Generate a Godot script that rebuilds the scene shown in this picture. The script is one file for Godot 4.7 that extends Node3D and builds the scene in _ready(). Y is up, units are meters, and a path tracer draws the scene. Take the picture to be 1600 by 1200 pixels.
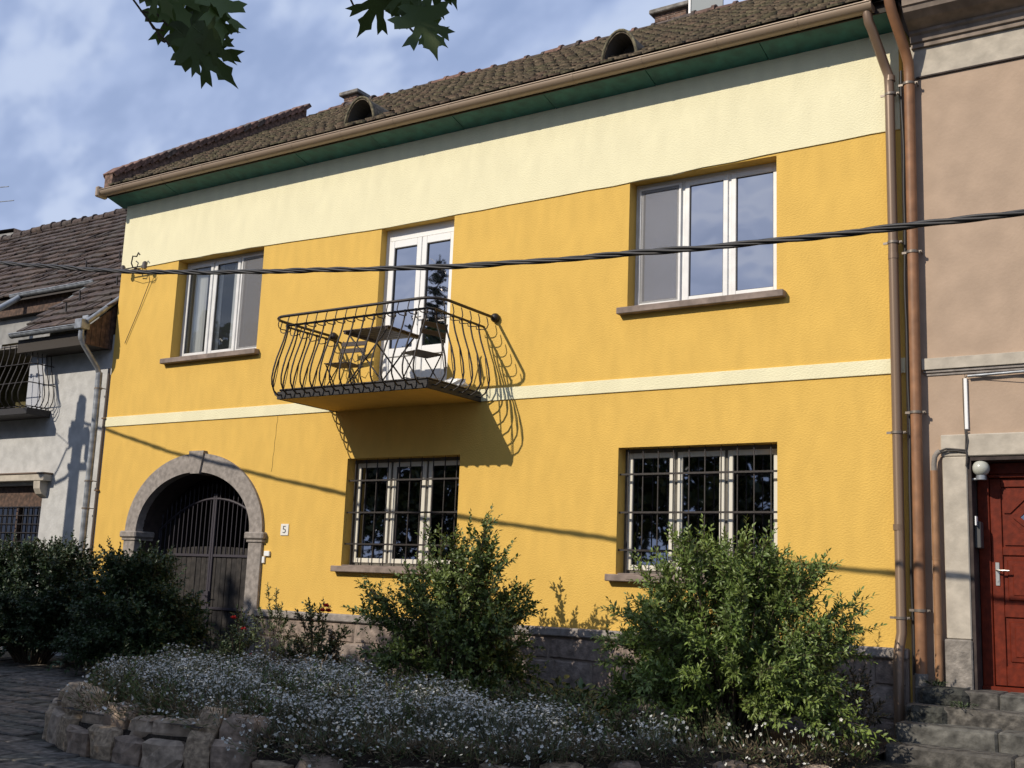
extends Node3D

# ---------------------------------------------------------------- helpers
class MB:
	var v := PackedVector3Array()
	var n := PackedVector3Array()
	var c := PackedColorArray()
	var col := Color(1, 1, 1)

	func tri(a: Vector3, b: Vector3, d: Vector3, hint: Vector3) -> void:
		var nn := (d - a).cross(b - a)
		if nn.length_squared() < 1e-16:
			return
		nn = nn.normalized()
		if nn.dot(hint) < 0.0:
			var t := b
			b = d
			d = t
			nn = -nn
		v.append_array([a, b, d])
		n.append_array([nn, nn, nn])
		c.append_array([col, col, col])

	func tri_s(a: Vector3, b: Vector3, d: Vector3, na: Vector3, nb: Vector3, nd: Vector3) -> void:
		var nn := (d - a).cross(b - a)
		if nn.length_squared() < 1e-18:
			return
		if nn.dot(na + nb + nd) < 0.0:
			v.append_array([a, d, b])
			n.append_array([na, nd, nb])
		else:
			v.append_array([a, b, d])
			n.append_array([na, nb, nd])
		c.append_array([col, col, col])

	func quad(a: Vector3, b: Vector3, d: Vector3, e: Vector3, hint: Vector3) -> void:
		tri(a, b, d, hint)
		tri(a, d, e, hint)

	func box(lo: Vector3, hi: Vector3, ch := 0.0, x := Transform3D()) -> void:
		var ctr := (lo + hi) / 2.0
		var h := (hi - lo) / 2.0
		ch = minf(ch, minf(h.x, minf(h.y, h.z)) * 0.9)
		var o := x * ctr
		var p := func(sx: float, sy: float, sz: float, ax: int) -> Vector3:
			var q := Vector3(sx * (h.x - (0.0 if ax == 0 else ch)), sy * (h.y - (0.0 if ax == 1 else ch)), sz * (h.z - (0.0 if ax == 2 else ch)))
			return x * (ctr + q)
		for s in [-1.0, 1.0]:
			quad(p.call(s, -1, -1, 0), p.call(s, 1, -1, 0), p.call(s, 1, 1, 0), p.call(s, -1, 1, 0), x.basis * Vector3(s, 0, 0))
			quad(p.call(-1, s, -1, 1), p.call(1, s, -1, 1), p.call(1, s, 1, 1), p.call(-1, s, 1, 1), x.basis * Vector3(0, s, 0))
			quad(p.call(-1, -1, s, 2), p.call(1, -1, s, 2), p.call(1, 1, s, 2), p.call(-1, 1, s, 2), x.basis * Vector3(0, 0, s))
		if ch <= 0.0:
			return
		for s in [-1.0, 1.0]:
			for t in [-1.0, 1.0]:
				quad(p.call(s, t, -1, 0), p.call(s, t, 1, 0), p.call(s, t, 1, 1), p.call(s, t, -1, 1), x.basis * Vector3(s, t, 0))
				quad(p.call(-1, s, t, 1), p.call(1, s, t, 1), p.call(1, s, t, 2), p.call(-1, s, t, 2), x.basis * Vector3(0, s, t))
				quad(p.call(s, -1, t, 0), p.call(s, 1, t, 0), p.call(s, 1, t, 2), p.call(s, -1, t, 2), x.basis * Vector3(s, 0, t))
				for u in [-1.0, 1.0]:
					tri(p.call(s, t, u, 0), p.call(s, t, u, 1), p.call(s, t, u, 2), x.basis * Vector3(s, t, u))

	func tube(pts: Array, radii, sides := 8, caps := true) -> void:
		var m := pts.size()
		var rings := []
		var dirs := []
		var t0: Vector3 = (pts[1] - pts[0]).normalized()
		var side := t0.cross(Vector3(0.31, 0.95, 0.11))
		if side.length() < 0.1:
			side = t0.cross(Vector3(1, 0, 0))
		side = side.normalized()
		for i in m:
			var t: Vector3
			if i == 0:
				t = (pts[1] - pts[0]).normalized()
			elif i == m - 1:
				t = (pts[m - 1] - pts[m - 2]).normalized()
			else:
				t = ((pts[i] - pts[i - 1]).normalized() + (pts[i + 1] - pts[i]).normalized()).normalized()
			side = (side - t * side.dot(t)).normalized()
			var up := t.cross(side)
			var r: float = radii[i] if radii is Array else radii
			var ring := []
			var dd := []
			for k in sides:
				var a := TAU * k / sides
				var d: Vector3 = side * cos(a) + up * sin(a)
				dd.append(d)
				ring.append(pts[i] + d * r)
			rings.append(ring)
			dirs.append(dd)
		for i in m - 1:
			for k in sides:
				var q := (k + 1) % sides
				tri_s(rings[i][k], rings[i][q], rings[i + 1][q], dirs[i][k], dirs[i][q], dirs[i + 1][q])
				tri_s(rings[i][k], rings[i + 1][q], rings[i + 1][k], dirs[i][k], dirs[i + 1][q], dirs[i + 1][k])
		if caps:
			var ta: Vector3 = pts[0] - pts[1]
			var tb: Vector3 = pts[m - 1] - pts[m - 2]
			for k in range(1, sides - 1):
				tri(rings[0][0], rings[0][k], rings[0][k + 1], ta)
				tri(rings[m - 1][0], rings[m - 1][k], rings[m - 1][k + 1], tb)

	func ball(o: Vector3, r: float, seg := 16) -> void:
		var rows := seg / 2
		for i in rows:
			for k in seg:
				var p := []
				for q in [[i, k], [i, k + 1], [i + 1, k + 1], [i + 1, k]]:
					var th: float = PI * q[0] / rows
					var ph: float = TAU * q[1] / seg
					p.append(Vector3(sin(th) * cos(ph), cos(th), sin(th) * sin(ph)))
				tri_s(o + p[0] * r, o + p[1] * r, o + p[2] * r, p[0], p[1], p[2])
				tri_s(o + p[0] * r, o + p[2] * r, o + p[3] * r, p[0], p[2], p[3])

	# closed outline in the plane of two axes, pushed along a third
	func prism(poly: PackedVector2Array, d0: float, d1: float, x := Transform3D()) -> void:
		var idx := Geometry2D.triangulate_polygon(poly)
		var ctr := Vector2()
		for p in poly:
			ctr += p / poly.size()
		for i in range(0, idx.size(), 3):
			var a := poly[idx[i]]
			var b := poly[idx[i + 1]]
			var e := poly[idx[i + 2]]
			tri(x * Vector3(a.x, a.y, d1), x * Vector3(b.x, b.y, d1), x * Vector3(e.x, e.y, d1), x.basis.z * signf(d1 - d0))
			tri(x * Vector3(a.x, a.y, d0), x * Vector3(b.x, b.y, d0), x * Vector3(e.x, e.y, d0), -x.basis.z * signf(d1 - d0))
		var area := 0.0
		for i in poly.size():
			area += poly[i].cross(poly[(i + 1) % poly.size()])
		for i in poly.size():
			var a := poly[i]
			var b := poly[(i + 1) % poly.size()]
			var e := (b - a) * signf(area)
			quad(x * Vector3(a.x, a.y, d0), x * Vector3(b.x, b.y, d0), x * Vector3(b.x, b.y, d1), x * Vector3(a.x, a.y, d1), x.basis * Vector3(e.y, -e.x, 0))

	func add(o: MB, x: Transform3D, tint := Color(1, 1, 1)) -> void:
		v.append_array(x * o.v)
		var nb := Transform3D(x.basis.inverse().transposed(), Vector3())
		for q in o.n:
			n.append((nb * q).normalized())
		for q in o.c:
			c.append(q * tint)

	func mesh(off := Vector3()) -> ArrayMesh:
		var arr := []
		arr.resize(Mesh.ARRAY_MAX)
		var w := v
		if off != Vector3():
			w = Transform3D(Basis(), -off) * v
		arr[Mesh.ARRAY_VERTEX] = w
		arr[Mesh.ARRAY_NORMAL] = n
		arr[Mesh.ARRAY_COLOR] = c
		var m := ArrayMesh.new()
		m.add_surface_from_arrays(Mesh.PRIMITIVE_TRIANGLES, arr)
		return m

var used := {}
var rng := RandomNumberGenerator.new()

func numbered(called: String, parent: Node) -> String:
	var key := str(parent.get_instance_id()) + called
	var k: int = used.get(key, 0)
	used[key] = k + 1
	return called if k == 0 else "%s_%03d" % [called, k]

func origin(o: Node) -> Vector3:
	var p := Vector3()
	while o != self and o is Node3D:
		p += o.position
		o = o.get_parent()
	return p

func put(o: Node3D, called: String, parent: Node) -> void:
	o.name = numbered(called, parent)
	parent.add_child(o, true)

# vertices are given in world coordinates and stored relative to the parent's base
func part(called: String, b: MB, m: Material, parent: Node = self) -> MeshInstance3D:
	var o := MeshInstance3D.new()
	o.mesh = b.mesh(origin(parent))
	o.material_override = m
	put(o, called, parent)
	return o

func inst(called: String, me: Mesh, m: Material, parent: Node, x: Transform3D) -> MeshInstance3D:
	var o := MeshInstance3D.new()
	o.mesh = me
	o.material_override = m
	x.origin -= origin(parent)
	o.transform = x
	put(o, called, parent)
	return o

func tag(o: Node, label: String, category: String, group := "", kind := "") -> void:
	if label:
		o.set_meta("label", label)
	if category:
		o.set_meta("category", category)
	if group:
		o.set_meta("group", group)
	if kind:
		o.set_meta("kind", kind)

func thing(called: String, label: String, category: String, at: Vector3, group := "") -> Node3D:
	var o := Node3D.new()
	o.position = at
	put(o, called, self)
	tag(o, label, category, group)
	return o

func group_of(called: String, parent: Node) -> Node3D:   # a part that only holds sub-parts
	var o := Node3D.new()
	put(o, called, parent)
	return o

func struct(called: String, b: MB, m: Material) -> MeshInstance3D:
	var o := part(called, b, m)
	o.set_meta("kind", "structure")
	return o

func copies(called: String, me: Mesh, m: Material, xs: Array, cols: Array, parent: Node) -> MultiMeshInstance3D:
	var mm := MultiMesh.new()
	mm.transform_format = MultiMesh.TRANSFORM_3D
	mm.use_colors = true
	mm.mesh = me
	mm.instance_count = xs.size()
	var off := origin(parent)
	for i in xs.size():
		var t: Transform3D = xs[i]
		t.origin -= off
		mm.set_instance_transform(i, t)
		mm.set_instance_color(i, cols[i])
	var o := MultiMeshInstance3D.new()
	o.multimesh = mm
	o.material_override = m
	put(o, called, parent)
	o.set_meta("kind", "stuff")
	return o

# ---------------------------------------------------------------- materials
var noise_cache := {}

func noise_tex(freq: float, oct: int, seed_: int, lo := 0.0, hi := 1.0, kind := FastNoiseLite.TYPE_SIMPLEX_SMOOTH, size := 512) -> NoiseTexture2D:
	var key := "%s %s %s %s %s %s" % [freq, oct, seed_, lo, hi, kind]
	if noise_cache.has(key):
		return noise_cache[key]
	var f := FastNoiseLite.new()
	f.noise_type = kind
	f.seed = seed_
	f.frequency = freq
	f.fractal_octaves = oct
	f.fractal_type = FastNoiseLite.FRACTAL_FBM
	var t := NoiseTexture2D.new()
	t.width = size
	t.height = size
	t.seamless = true
	t.seamless_blend_skirt = 0.3
	t.noise = f
	if lo != 0.0 or hi != 1.0:
		var g := Gradient.new()
		g.offsets = PackedFloat32Array([0.15, 0.85])
		g.colors = PackedColorArray([Color(lo, lo, lo), Color(hi, hi, hi)])
		t.color_ramp = g
	noise_cache[key] = t
	return t

# linear colour; bump in centimetres with features of about "feat" metres; stain: how dark the blotches go
func mat(lin: Color, rough := 0.85, bump := 0.0, feat := 0.03, stain := 1.0, stain_size := 1.5) -> StandardMaterial3D:
	var m := StandardMaterial3D.new()
	m.albedo_color = lin.linear_to_srgb()
	m.roughness = rough
	if bump > 0.0:
		m.heightmap_enabled = true
		m.heightmap_scale = bump
		m.heightmap_texture = noise_tex(0.05, 4, 3)
		m.uv1_triplanar = true
		m.uv1_world_triplanar = true
		m.uv1_scale = Vector3.ONE / (feat * 25.0)
	if stain < 1.0:
		m.detail_enabled = true
		m.detail_blend_mode = BaseMaterial3D.BLEND_MODE_MUL
		m.detail_albedo = noise_tex(0.012, 5, 11, stain, 1.0)
		m.detail_uv_layer = BaseMaterial3D.DETAIL_UV_2
		m.uv2_triplanar = true
		m.uv2_world_triplanar = true
		m.uv2_scale = Vector3.ONE / (stain_size * 3.0)
	return m

func leafmat(rough := 0.5, back := Color(0.25, 0.32, 0.06)) -> StandardMaterial3D:
	var m := StandardMaterial3D.new()
	m.vertex_color_use_as_albedo = true
	m.roughness = rough
	m.cull_mode = BaseMaterial3D.CULL_DISABLED
	m.backlight_enabled = true
	m.backlight = back
	return m

var M := {}

func make_materials() -> void:
	M.yellow = mat(Color(0.70, 0.447, 0.097), 0.9, 0.34, 0.024, 0.96, 0.9)
	M.yellow.uv1_scale = Vector3(1.2, 1.7, 1.2)
	M.yellow.uv2_scale = Vector3(0.62, 0.24, 0.62)
	M.cream = mat(Color(0.80, 0.75, 0.50), 0.9, 0.36, 0.026, 0.965, 0.9)
	M.cream.uv1_scale = Vector3(1.2, 1.7, 1.2)
	M.cream.uv2_scale = Vector3(0.55, 0.2, 0.55)
	M.tan = mat(Color(0.44, 0.328, 0.238), 0.92, 0.14, 0.05, 0.93, 0.9)
	M.beige = mat(Color(0.50, 0.45, 0.37), 0.92, 0.15, 0.05, 0.88, 0.5)
	M.grey_render = mat(Color(0.52, 0.52, 0.505), 0.92, 0.25, 0.06, 0.9, 0.6)
	M.loggia_wall = mat(Color(0.3, 0.3, 0.29), 0.92, 0.2, 0.05, 0.8, 1.0)
	M.stone_trim = mat(Color(0.335, 0.30, 0.27), 0.9, 0.25, 0.03, 0.8, 0.25)
	M.sill = mat(Color(0.28, 0.22, 0.185), 0.85, 0.1, 0.03, 0.8, 0.4)
	M.plinth = [mat(Color(0.37, 0.295, 0.245), 0.92, 0.6, 0.05, 0.7, 0.3), mat(Color(0.34, 0.265, 0.215), 0.92, 0.6, 0.06, 0.7, 0.3), mat(Color(0.39, 0.32, 0.27), 0.92, 0.6, 0.05, 0.7, 0.35)]
	M.mortar = mat(Color(0.29, 0.235, 0.195), 0.95, 0.5, 0.03)
	M.step = [mat(Color(0.135, 0.126, 0.11), 0.93, 0.6, 0.05, 0.5, 0.3), mat(Color(0.16, 0.147, 0.126), 0.93, 0.6, 0.05, 0.5, 0.24), mat(Color(0.17, 0.165, 0.145), 0.93, 0.7, 0.06, 0.5, 0.36)]
	M.rock = [mat(Color(0.60, 0.46, 0.31), 0.93, 1.2, 0.06, 0.6, 0.12), mat(Color(0.46, 0.35, 0.26), 0.93, 1.2, 0.07, 0.6, 0.3), mat(Color(0.58, 0.46, 0.34), 0.93, 1.0, 0.06, 0.65, 0.25)]
	M.pave = [mat(Color(0.20, 0.175, 0.145), 0.93, 0.8, 0.05, 0.5, 0.3), mat(Color(0.24, 0.205, 0.165), 0.93, 0.8, 0.06, 0.5, 0.3), mat(Color(0.17, 0.16, 0.13), 0.93, 0.8, 0.05, 0.5, 0.3)]
	M.soil = mat(Color(0.07, 0.055, 0.04), 0.97, 3.0, 0.06, 0.6, 0.4)
	M.asphalt = mat(Color(0.06, 0.058, 0.055), 0.95, 0.8, 0.02, 0.75, 1.0)
	M.joint = mat(Color(0.075, 0.07, 0.05), 0.97, 1.5, 0.04, 0.6, 0.4)
	M.pvc = mat(Color(0.74, 0.74, 0.72), 0.4, 0.0, 0.03, 0.93, 0.5)
	M.door_white = mat(Color(0.78, 0.78, 0.76), 0.4)
	M.gasket = mat(Color(0.06, 0.06, 0.06), 0.7)
	M.iron = mat(Color(0.022, 0.017, 0.015), 0.5, 0.15, 0.01)
	M.iron.metallic = 0.2
	M.gate_iron = mat(Color(0.035, 0.03, 0.04), 0.55)
	M.slab_edge = mat(Color(0.013, 0.011, 0.011), 0.6, 0.2, 0.02)
	M.gutter = mat(Color(0.33, 0.25, 0.175), 0.42)
	M.gutter.metallic = 0.15
	M.pipe_brown = mat(Color(0.20, 0.135, 0.088), 0.36)
	M.pipe_brown.metallic = 0.2
	M.pipe_tan = mat(Color(0.31, 0.15, 0.07), 0.55, 0.0, 0.03, 0.8, 0.4)
	M.pipe_small = mat(Color(0.36, 0.19, 0.09), 0.55, 0.0, 0.03, 0.8, 0.4)
	M.zinc = mat(Color(0.42, 0.45, 0.48), 0.4, 0.0, 0.03, 0.7, 0.3)
	M.zinc.metallic = 0.4
	M.green = mat(Color(0.025, 0.19, 0.165), 0.55, 0.1, 0.03, 0.75, 0.5)
	M.dark_wood = mat(Color(0.035, 0.028, 0.022), 0.8, 0.3, 0.02)
	M.cornice = mat(Color(0.31, 0.25, 0.20), 0.85, 0.15, 0.04, 0.75, 0.5)
	M.tile = []
	for k in [Color(0.26, 0.205, 0.135), Color(0.21, 0.17, 0.115), Color(0.32, 0.25, 0.165), Color(0.24, 0.21, 0.125), Color(0.28, 0.20, 0.14)]:
		M.tile.append(mat(k, 0.92, 0.35, 0.02, 0.5, 0.16))
	M.ridge = [mat(Color(0.20, 0.12, 0.09), 0.9, 0.3, 0.02, 0.55, 0.25), mat(Color(0.15, 0.115, 0.095), 0.9, 0.3, 0.02, 0.5, 0.25), mat(Color(0.27, 0.15, 0.11), 0.9, 0.3, 0.02, 0.6, 0.25)]
	M.wtile = []
	for k in [Color(0.115, 0.08, 0.068), Color(0.095, 0.07, 0.062), Color(0.135, 0.095, 0.075), Color(0.105, 0.083, 0.07)]:
		M.wtile.append(mat(k, 0.9, 0.3, 0.02, 0.6, 0.2))
	M.brick = mat(Color(0.24, 0.15, 0.11), 0.93, 0.5, 0.03, 0.6, 0.2)
	M.concrete = mat(Color(0.30, 0.28, 0.25), 0.93, 0.4, 0.03, 0.65, 0.4)
	M.sheet = mat(Color(0.20, 0.23, 0.24), 0.6)
	M.wood_slat = mat(Color(0.042, 0.021, 0.014), 0.55, 0.1, 0.02, 0.7, 0.2)
	M.board = mat(Color(0.13, 0.075, 0.05), 0.8, 0.2, 0.02, 0.6, 0.25)
	M.plank = [mat(Color(0.036, 0.031, 0.029), 0.8, 0.3, 0.015, 0.6, 0.3), mat(Color(0.030, 0.026, 0.024), 0.8, 0.3, 0.015, 0.6, 0.3), mat(Color(0.042, 0.036, 0.032), 0.8, 0.3, 0.015, 0.6, 0.3)]
	M.red_door = mat(Color(0.16, 0.022, 0.008), 0.5, 0.05, 0.02, 0.8, 0.2)
	M.red_door.metallic_specular = 0.3
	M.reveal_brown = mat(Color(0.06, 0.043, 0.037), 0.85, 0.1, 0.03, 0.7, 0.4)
	M.clamp = mat(Color(0.2, 0.17, 0.14), 0.5)
	M.clamp.metallic = 0.5
	M.steel = mat(Color(0.6, 0.58, 0.52), 0.3)
	M.steel.metallic = 0.8
	M.white_plastic = mat(Color(0.78, 0.79, 0.78), 0.4)
	M.cable = mat(Color(0.022, 0.022, 0.024), 0.55)
	M.wire = mat(Color(0.05, 0.045, 0.04), 0.7)
	M.porcelain = mat(Color(0.12, 0.10, 0.085), 0.3)
	M.globe = mat(Color(0.45, 0.46, 0.40), 0.25)
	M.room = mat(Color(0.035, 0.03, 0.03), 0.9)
	M.old_frame = mat(Color(0.13, 0.115, 0.09), 0.6, 0.1, 0.02, 0.8, 0.2)
	M.old_sash = mat(Color(0.66, 0.63, 0.54), 0.5)
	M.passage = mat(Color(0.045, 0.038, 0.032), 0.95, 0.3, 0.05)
	M.curtain = mat(Color(0.55, 0.57, 0.55), 0.9)
	M.blind = mat(Color(0.17, 0.175, 0.19), 0.8)
	M.screen = mat(Color(0.16, 0.165, 0.175), 0.55)
	M.glass = StandardMaterial3D.new()
	# coated panes: they mirror the sky and the trees
	M.glass.albedo_color = Color(0.82, 0.80, 0.79)
	M.glass.roughness = 0.02
	M.glass.metallic = 1.0
	M.glass.heightmap_enabled = true
	M.glass.heightmap_texture = noise_tex(0.02, 2, 8)
	M.glass.heightmap_scale = 0.12
	M.glass.uv1_triplanar = true
	M.glass.uv1_world_triplanar = true
	M.glass.uv1_scale = Vector3.ONE * 0.16
	M.clear_glass = StandardMaterial3D.new()
	M.clear_glass.albedo_color = Color(0.8, 0.85, 0.85, 0.015)
	M.clear_glass.transparency = BaseMaterial3D.TRANSPARENCY_ALPHA
	M.clear_glass.roughness = 0.01
	M.clear_glass.metallic_specular = 0.75
	M.pole = mat(Color(0.16, 0.13, 0.10), 0.9, 0.4, 0.03)
	M.bark = mat(Color(0.09, 0.07, 0.055), 0.95, 1.5, 0.04, 0.6, 0.3)
	M.twig = mat(Color(0.075, 0.055, 0.035), 0.9)
	M.plaque = mat(Color(0.72, 0.71, 0.66), 0.5)
	M.number = mat(Color(0.05, 0.05, 0.06), 0.6)
	M.awning = mat(Color(0.3, 0.3, 0.29), 0.7)
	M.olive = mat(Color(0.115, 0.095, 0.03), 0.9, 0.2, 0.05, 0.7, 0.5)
	M.rose = mat(Color(0.35, 0.012, 0.016), 0.6)
	M.pale_stone = mat(Color(0.30, 0.36, 0.27), 0.9, 0.6, 0.05, 0.7, 0.2)
	M.leaf = leafmat()
	M.leaf_thick = leafmat(0.4, Color(0.1, 0.13, 0.03))
	M.petal = leafmat(0.7, Color(0.35, 0.35, 0.35))

# ---------------------------------------------------------------- setting
func v2(x: float, y: float) -> Vector2:
	return Vector2(x, y)

func V(x := 0.0, y := 0.0, z := 0.0) -> Vector3:
	return Vector3(x, y, z)

func make_sky() -> Sky:
	var w := 2560
	var h := 1280
	var im := Image.create(w, h, false, Image.FORMAT_RGBF)
	var f := FastNoiseLite.new()
	f.seed = 21
	f.frequency = 1.9
	f.fractal_octaves = 5
	f.fractal_gain = 0.55
	var g := FastNoiseLite.new()
	g.seed = 5
	g.frequency = 0.55
	g.fractal_octaves = 3
	im.fill(Color(0.16, 0.15, 0.13))
	for y in h / 2:
		var el := PI / 2.0 - PI * (y + 0.5) / h
		for x in w:
			var az := TAU * (x + 0.5) / w
			# clouds lie on a flat sheet: the direction is projected up to it
			var s := maxf(sin(el), 0.0) + 0.22
			var p := V(cos(az) * cos(el) / s, 0.0, sin(az) * cos(el) / s)
			var n := f.get_noise_3d(p.x * 1.9 + p.z * 1.3, 0.0, (p.z * 0.75 - p.x * 0.9) * 0.9)
			var b := g.get_noise_3d(p.x * 2.0, 7.0, p.z * 2.0)
			var e := f.get_noise_3d(p.x * 6.5 + p.z * 3.0, 3.0, p.z * 2.6 - p.x * 2.4)
			var k := smoothstep(-0.55, 0.42, n * 0.9 + b * 0.25 + e * 0.95 + 0.12)
			var air := Color(0.40, 0.48, 0.66).lerp(Color(0.20, 0.28, 0.49), pow(maxf(sin(el), 0.0), 0.5))
			var cl := Color(0.36, 0.445, 0.655).lerp(Color(0.49, 0.57, 0.745), smoothstep(-0.05, 0.45, n + e * 0.35))
			im.set_pixel(x, y, air.lerp(cl, k * 0.85))
	var m := PanoramaSkyMaterial.new()
	m.panorama = ImageTexture.create_from_image(im)
	var sky := Sky.new()
	sky.sky_material = m
	return sky

func ground_y(z: float) -> float:
	return 0.2 * (1.0 - smoothstep(0.8, 6.0, z))

func make_ground() -> void:
	var b := MB.new()
	var xs := [-150.0, -40.0, -12.0, 30.0, 60.0, 150.0]
	var zs := [-150.0, -30.0, 0.8]
	for k in range(1, 14):
		zs.append(0.8 + 0.4 * k)
	zs.append_array([9.0, 15.0, 40.0, 150.0])
	for i in xs.size() - 1:
		for k in zs.size() - 1:
			b.quad(V(xs[i], ground_y(zs[k]), zs[k]), V(xs[i + 1], ground_y(zs[k]), zs[k]), V(xs[i + 1], ground_y(zs[k + 1]), zs[k + 1]), V(xs[i], ground_y(zs[k + 1]), zs[k + 1]), Vector3.UP)
	struct("ground", b, M.joint)
	# carriageway across the pavement, with its kerb
	var r := MB.new()
	r.quad(V(-60, 0.004, 17.2), V(70, 0.004, 17.2), V(70, 0.004, 23.5), V(-60, 0.004, 23.5), Vector3.UP)
	struct("road", r, M.asphalt)

# ---------------------------------------------------------------- walls with openings
func wall_cells(b: MB, x0: float, x1: float, y0: float, y1: float, z: float, holes: Array) -> void:
	var xs := [x0, x1]
	var ys := [y0, y1]
	for h in holes:
		xs.append_array([h.position.x, h.end.x])
		ys.append_array([h.position.y, h.end.y])
	xs.sort()
	ys.sort()
	for i in xs.size() - 1:
		for k in ys.size() - 1:
			if xs[i + 1] - xs[i] < 1e-4 or ys[k + 1] - ys[k] < 1e-4:
				continue
			var c := v2((xs[i] + xs[i + 1]) / 2.0, (ys[k] + ys[k + 1]) / 2.0)
			if c.x < x0 or c.x > x1 or c.y < y0 or c.y > y1:
				continue
			var open := false
			for h in holes:
				open = open or h.has_point(c)
			if not open:
				b.quad(V(xs[i], ys[k], z), V(xs[i + 1], ys[k], z), V(xs[i + 1], ys[k + 1], z), V(xs[i], ys[k + 1], z), Vector3.BACK)

func reveal(b: MB, h: Rect2, z: float, d: float) -> void:
	var a := h.position
	var e := h.end
	b.quad(V(a.x, a.y, z), V(a.x, e.y, z), V(a.x, e.y, z - d), V(a.x, a.y, z - d), Vector3.RIGHT)
	b.quad(V(e.x, a.y, z), V(e.x, e.y, z), V(e.x, e.y, z - d), V(e.x, a.y, z - d), Vector3.LEFT)
	b.quad(V(a.x, e.y, z), V(e.x, e.y, z), V(e.x, e.y, z - d), V(a.x, e.y, z - d), Vector3.DOWN)
	b.quad(V(a.x, a.y, z), V(e.x, a.y, z), V(e.x, a.y, z - d), V(a.x, a.y, z - d), Vector3.UP)

func ring(b: MB, x0: float, x1: float, y0: float, y1: float, z0: float, z1: float, w: float, ch := 0.006) -> void:
	b.box(V(x0, y0, z0), V(x0 + w, y1, z1), ch)
	b.box(V(x1 - w, y0, z0), V(x1, y1, z1), ch)
	b.box(V(x0 + w - 0.002, y0, z0 + 0.002), V(x1 - w + 0.002, y0 + w, z1 - 0.0015), ch)
	b.box(V(x0 + w - 0.002, y1 - w, z0 + 0.002), V(x1 - w + 0.002, y1, z1 - 0.0015), ch)

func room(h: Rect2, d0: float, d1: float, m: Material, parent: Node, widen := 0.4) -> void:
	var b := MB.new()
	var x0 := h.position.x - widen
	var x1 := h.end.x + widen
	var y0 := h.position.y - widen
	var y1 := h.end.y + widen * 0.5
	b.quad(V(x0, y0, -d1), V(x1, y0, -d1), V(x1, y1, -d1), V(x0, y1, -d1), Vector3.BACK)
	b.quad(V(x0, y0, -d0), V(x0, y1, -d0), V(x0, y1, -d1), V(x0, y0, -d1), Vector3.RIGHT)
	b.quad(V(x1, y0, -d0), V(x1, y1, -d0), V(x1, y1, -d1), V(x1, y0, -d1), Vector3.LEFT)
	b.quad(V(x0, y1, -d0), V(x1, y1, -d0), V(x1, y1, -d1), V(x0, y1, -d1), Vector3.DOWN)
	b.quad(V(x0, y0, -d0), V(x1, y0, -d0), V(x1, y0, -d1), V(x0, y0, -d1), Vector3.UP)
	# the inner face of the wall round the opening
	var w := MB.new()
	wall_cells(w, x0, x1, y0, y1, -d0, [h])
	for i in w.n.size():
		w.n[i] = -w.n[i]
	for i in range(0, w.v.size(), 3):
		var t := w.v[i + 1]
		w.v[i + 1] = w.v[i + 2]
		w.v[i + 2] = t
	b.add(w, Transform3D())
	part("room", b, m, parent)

# three-light casement window; screens lists lights that carry an insect screen
func casement(house: Node, h: Rect2, screens: Array, label: String, glass: Material, old := false) -> Node3D:
	var o := group_of("window", house)
	if label:
		o.set_meta("label", label)
	var z1 := -0.19
	var z0 := -0.265
	var f := MB.new()
	ring(f, h.position.x - 0.02, h.end.x + 0.02, h.position.y, h.end.y + 0.01, z0, z1, 0.065)
	var wd := (h.size.x - 0.09) / 3.0
	for k in [1, 2]:
		var x = h.position.x + 0.045 + wd * k
		f.box(V(x - 0.04, h.position.y + 0.05, z0 + 0.004), V(x + 0.04, h.end.y - 0.05, z1 - 0.003), 0.006)
	part("frame", f, M.old_frame if old else M.pvc, o)
	for k in 3:
		var x0 := h.position.x + 0.045 + wd * k + (0.0 if k == 0 else 0.02)
		var x1 := h.position.x + 0.045 + wd * (k + 1) - (0.0 if k == 2 else 0.02)
		var y0 := h.position.y + 0.05
		var y1 := h.end.y - 0.05
		var s := MB.new()
		ring(s, x0, x1, y0, y1, z0 + 0.012, z1 + 0.016, 0.062)
		part("sash", s, M.old_sash if old else M.pvc, o)
		var g := MB.new()
		ring(g, x0 + 0.058, x1 - 0.058, y0 + 0.058, y1 - 0.058, z0 + 0.02, z1 + 0.006, 0.01, 0.0)
		part("gasket", g, M.gasket, o)
		var p := MB.new()
		p.box(V(x0 + 0.06, y0 + 0.06, -0.206), V(x1 - 0.06, y1 - 0.06, -0.200))
		part("pane", p, glass, o)
		if k in screens:
			var q := MB.new()
			q.box(V(x0 + 0.03, y0 + 0.03, z1 + 0.022), V(x1 - 0.03, y1 - 0.03, z1 + 0.025))
			part("insect_screen", q, M.screen_mesh, o)
			var r := MB.new()
			ring(r, x0 + 0.005, x1 - 0.005, y0 + 0.005, y1 - 0.005, z1 + 0.017, z1 + 0.03, 0.028, 0.003)
			part("screen_frame", r, M.pvc, o)
	return o

func sill(parent: Node, x0: float, x1: float, y: float, proud := 0.1) -> void:
	var b := MB.new()
	b.box(V(x0, y - 0.085, -0.1), V(x1, y - 0.004, proud), 0.008)
	part("sill", b, M.sill, parent)
	var c := MB.new()
	c.box(V(x0 + 0.13, y - 0.004, -0.19), V(x1 - 0.13, y + 0.012, 0.02), 0.004)
	part("sill_flashing", c, M.sill, parent)

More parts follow.
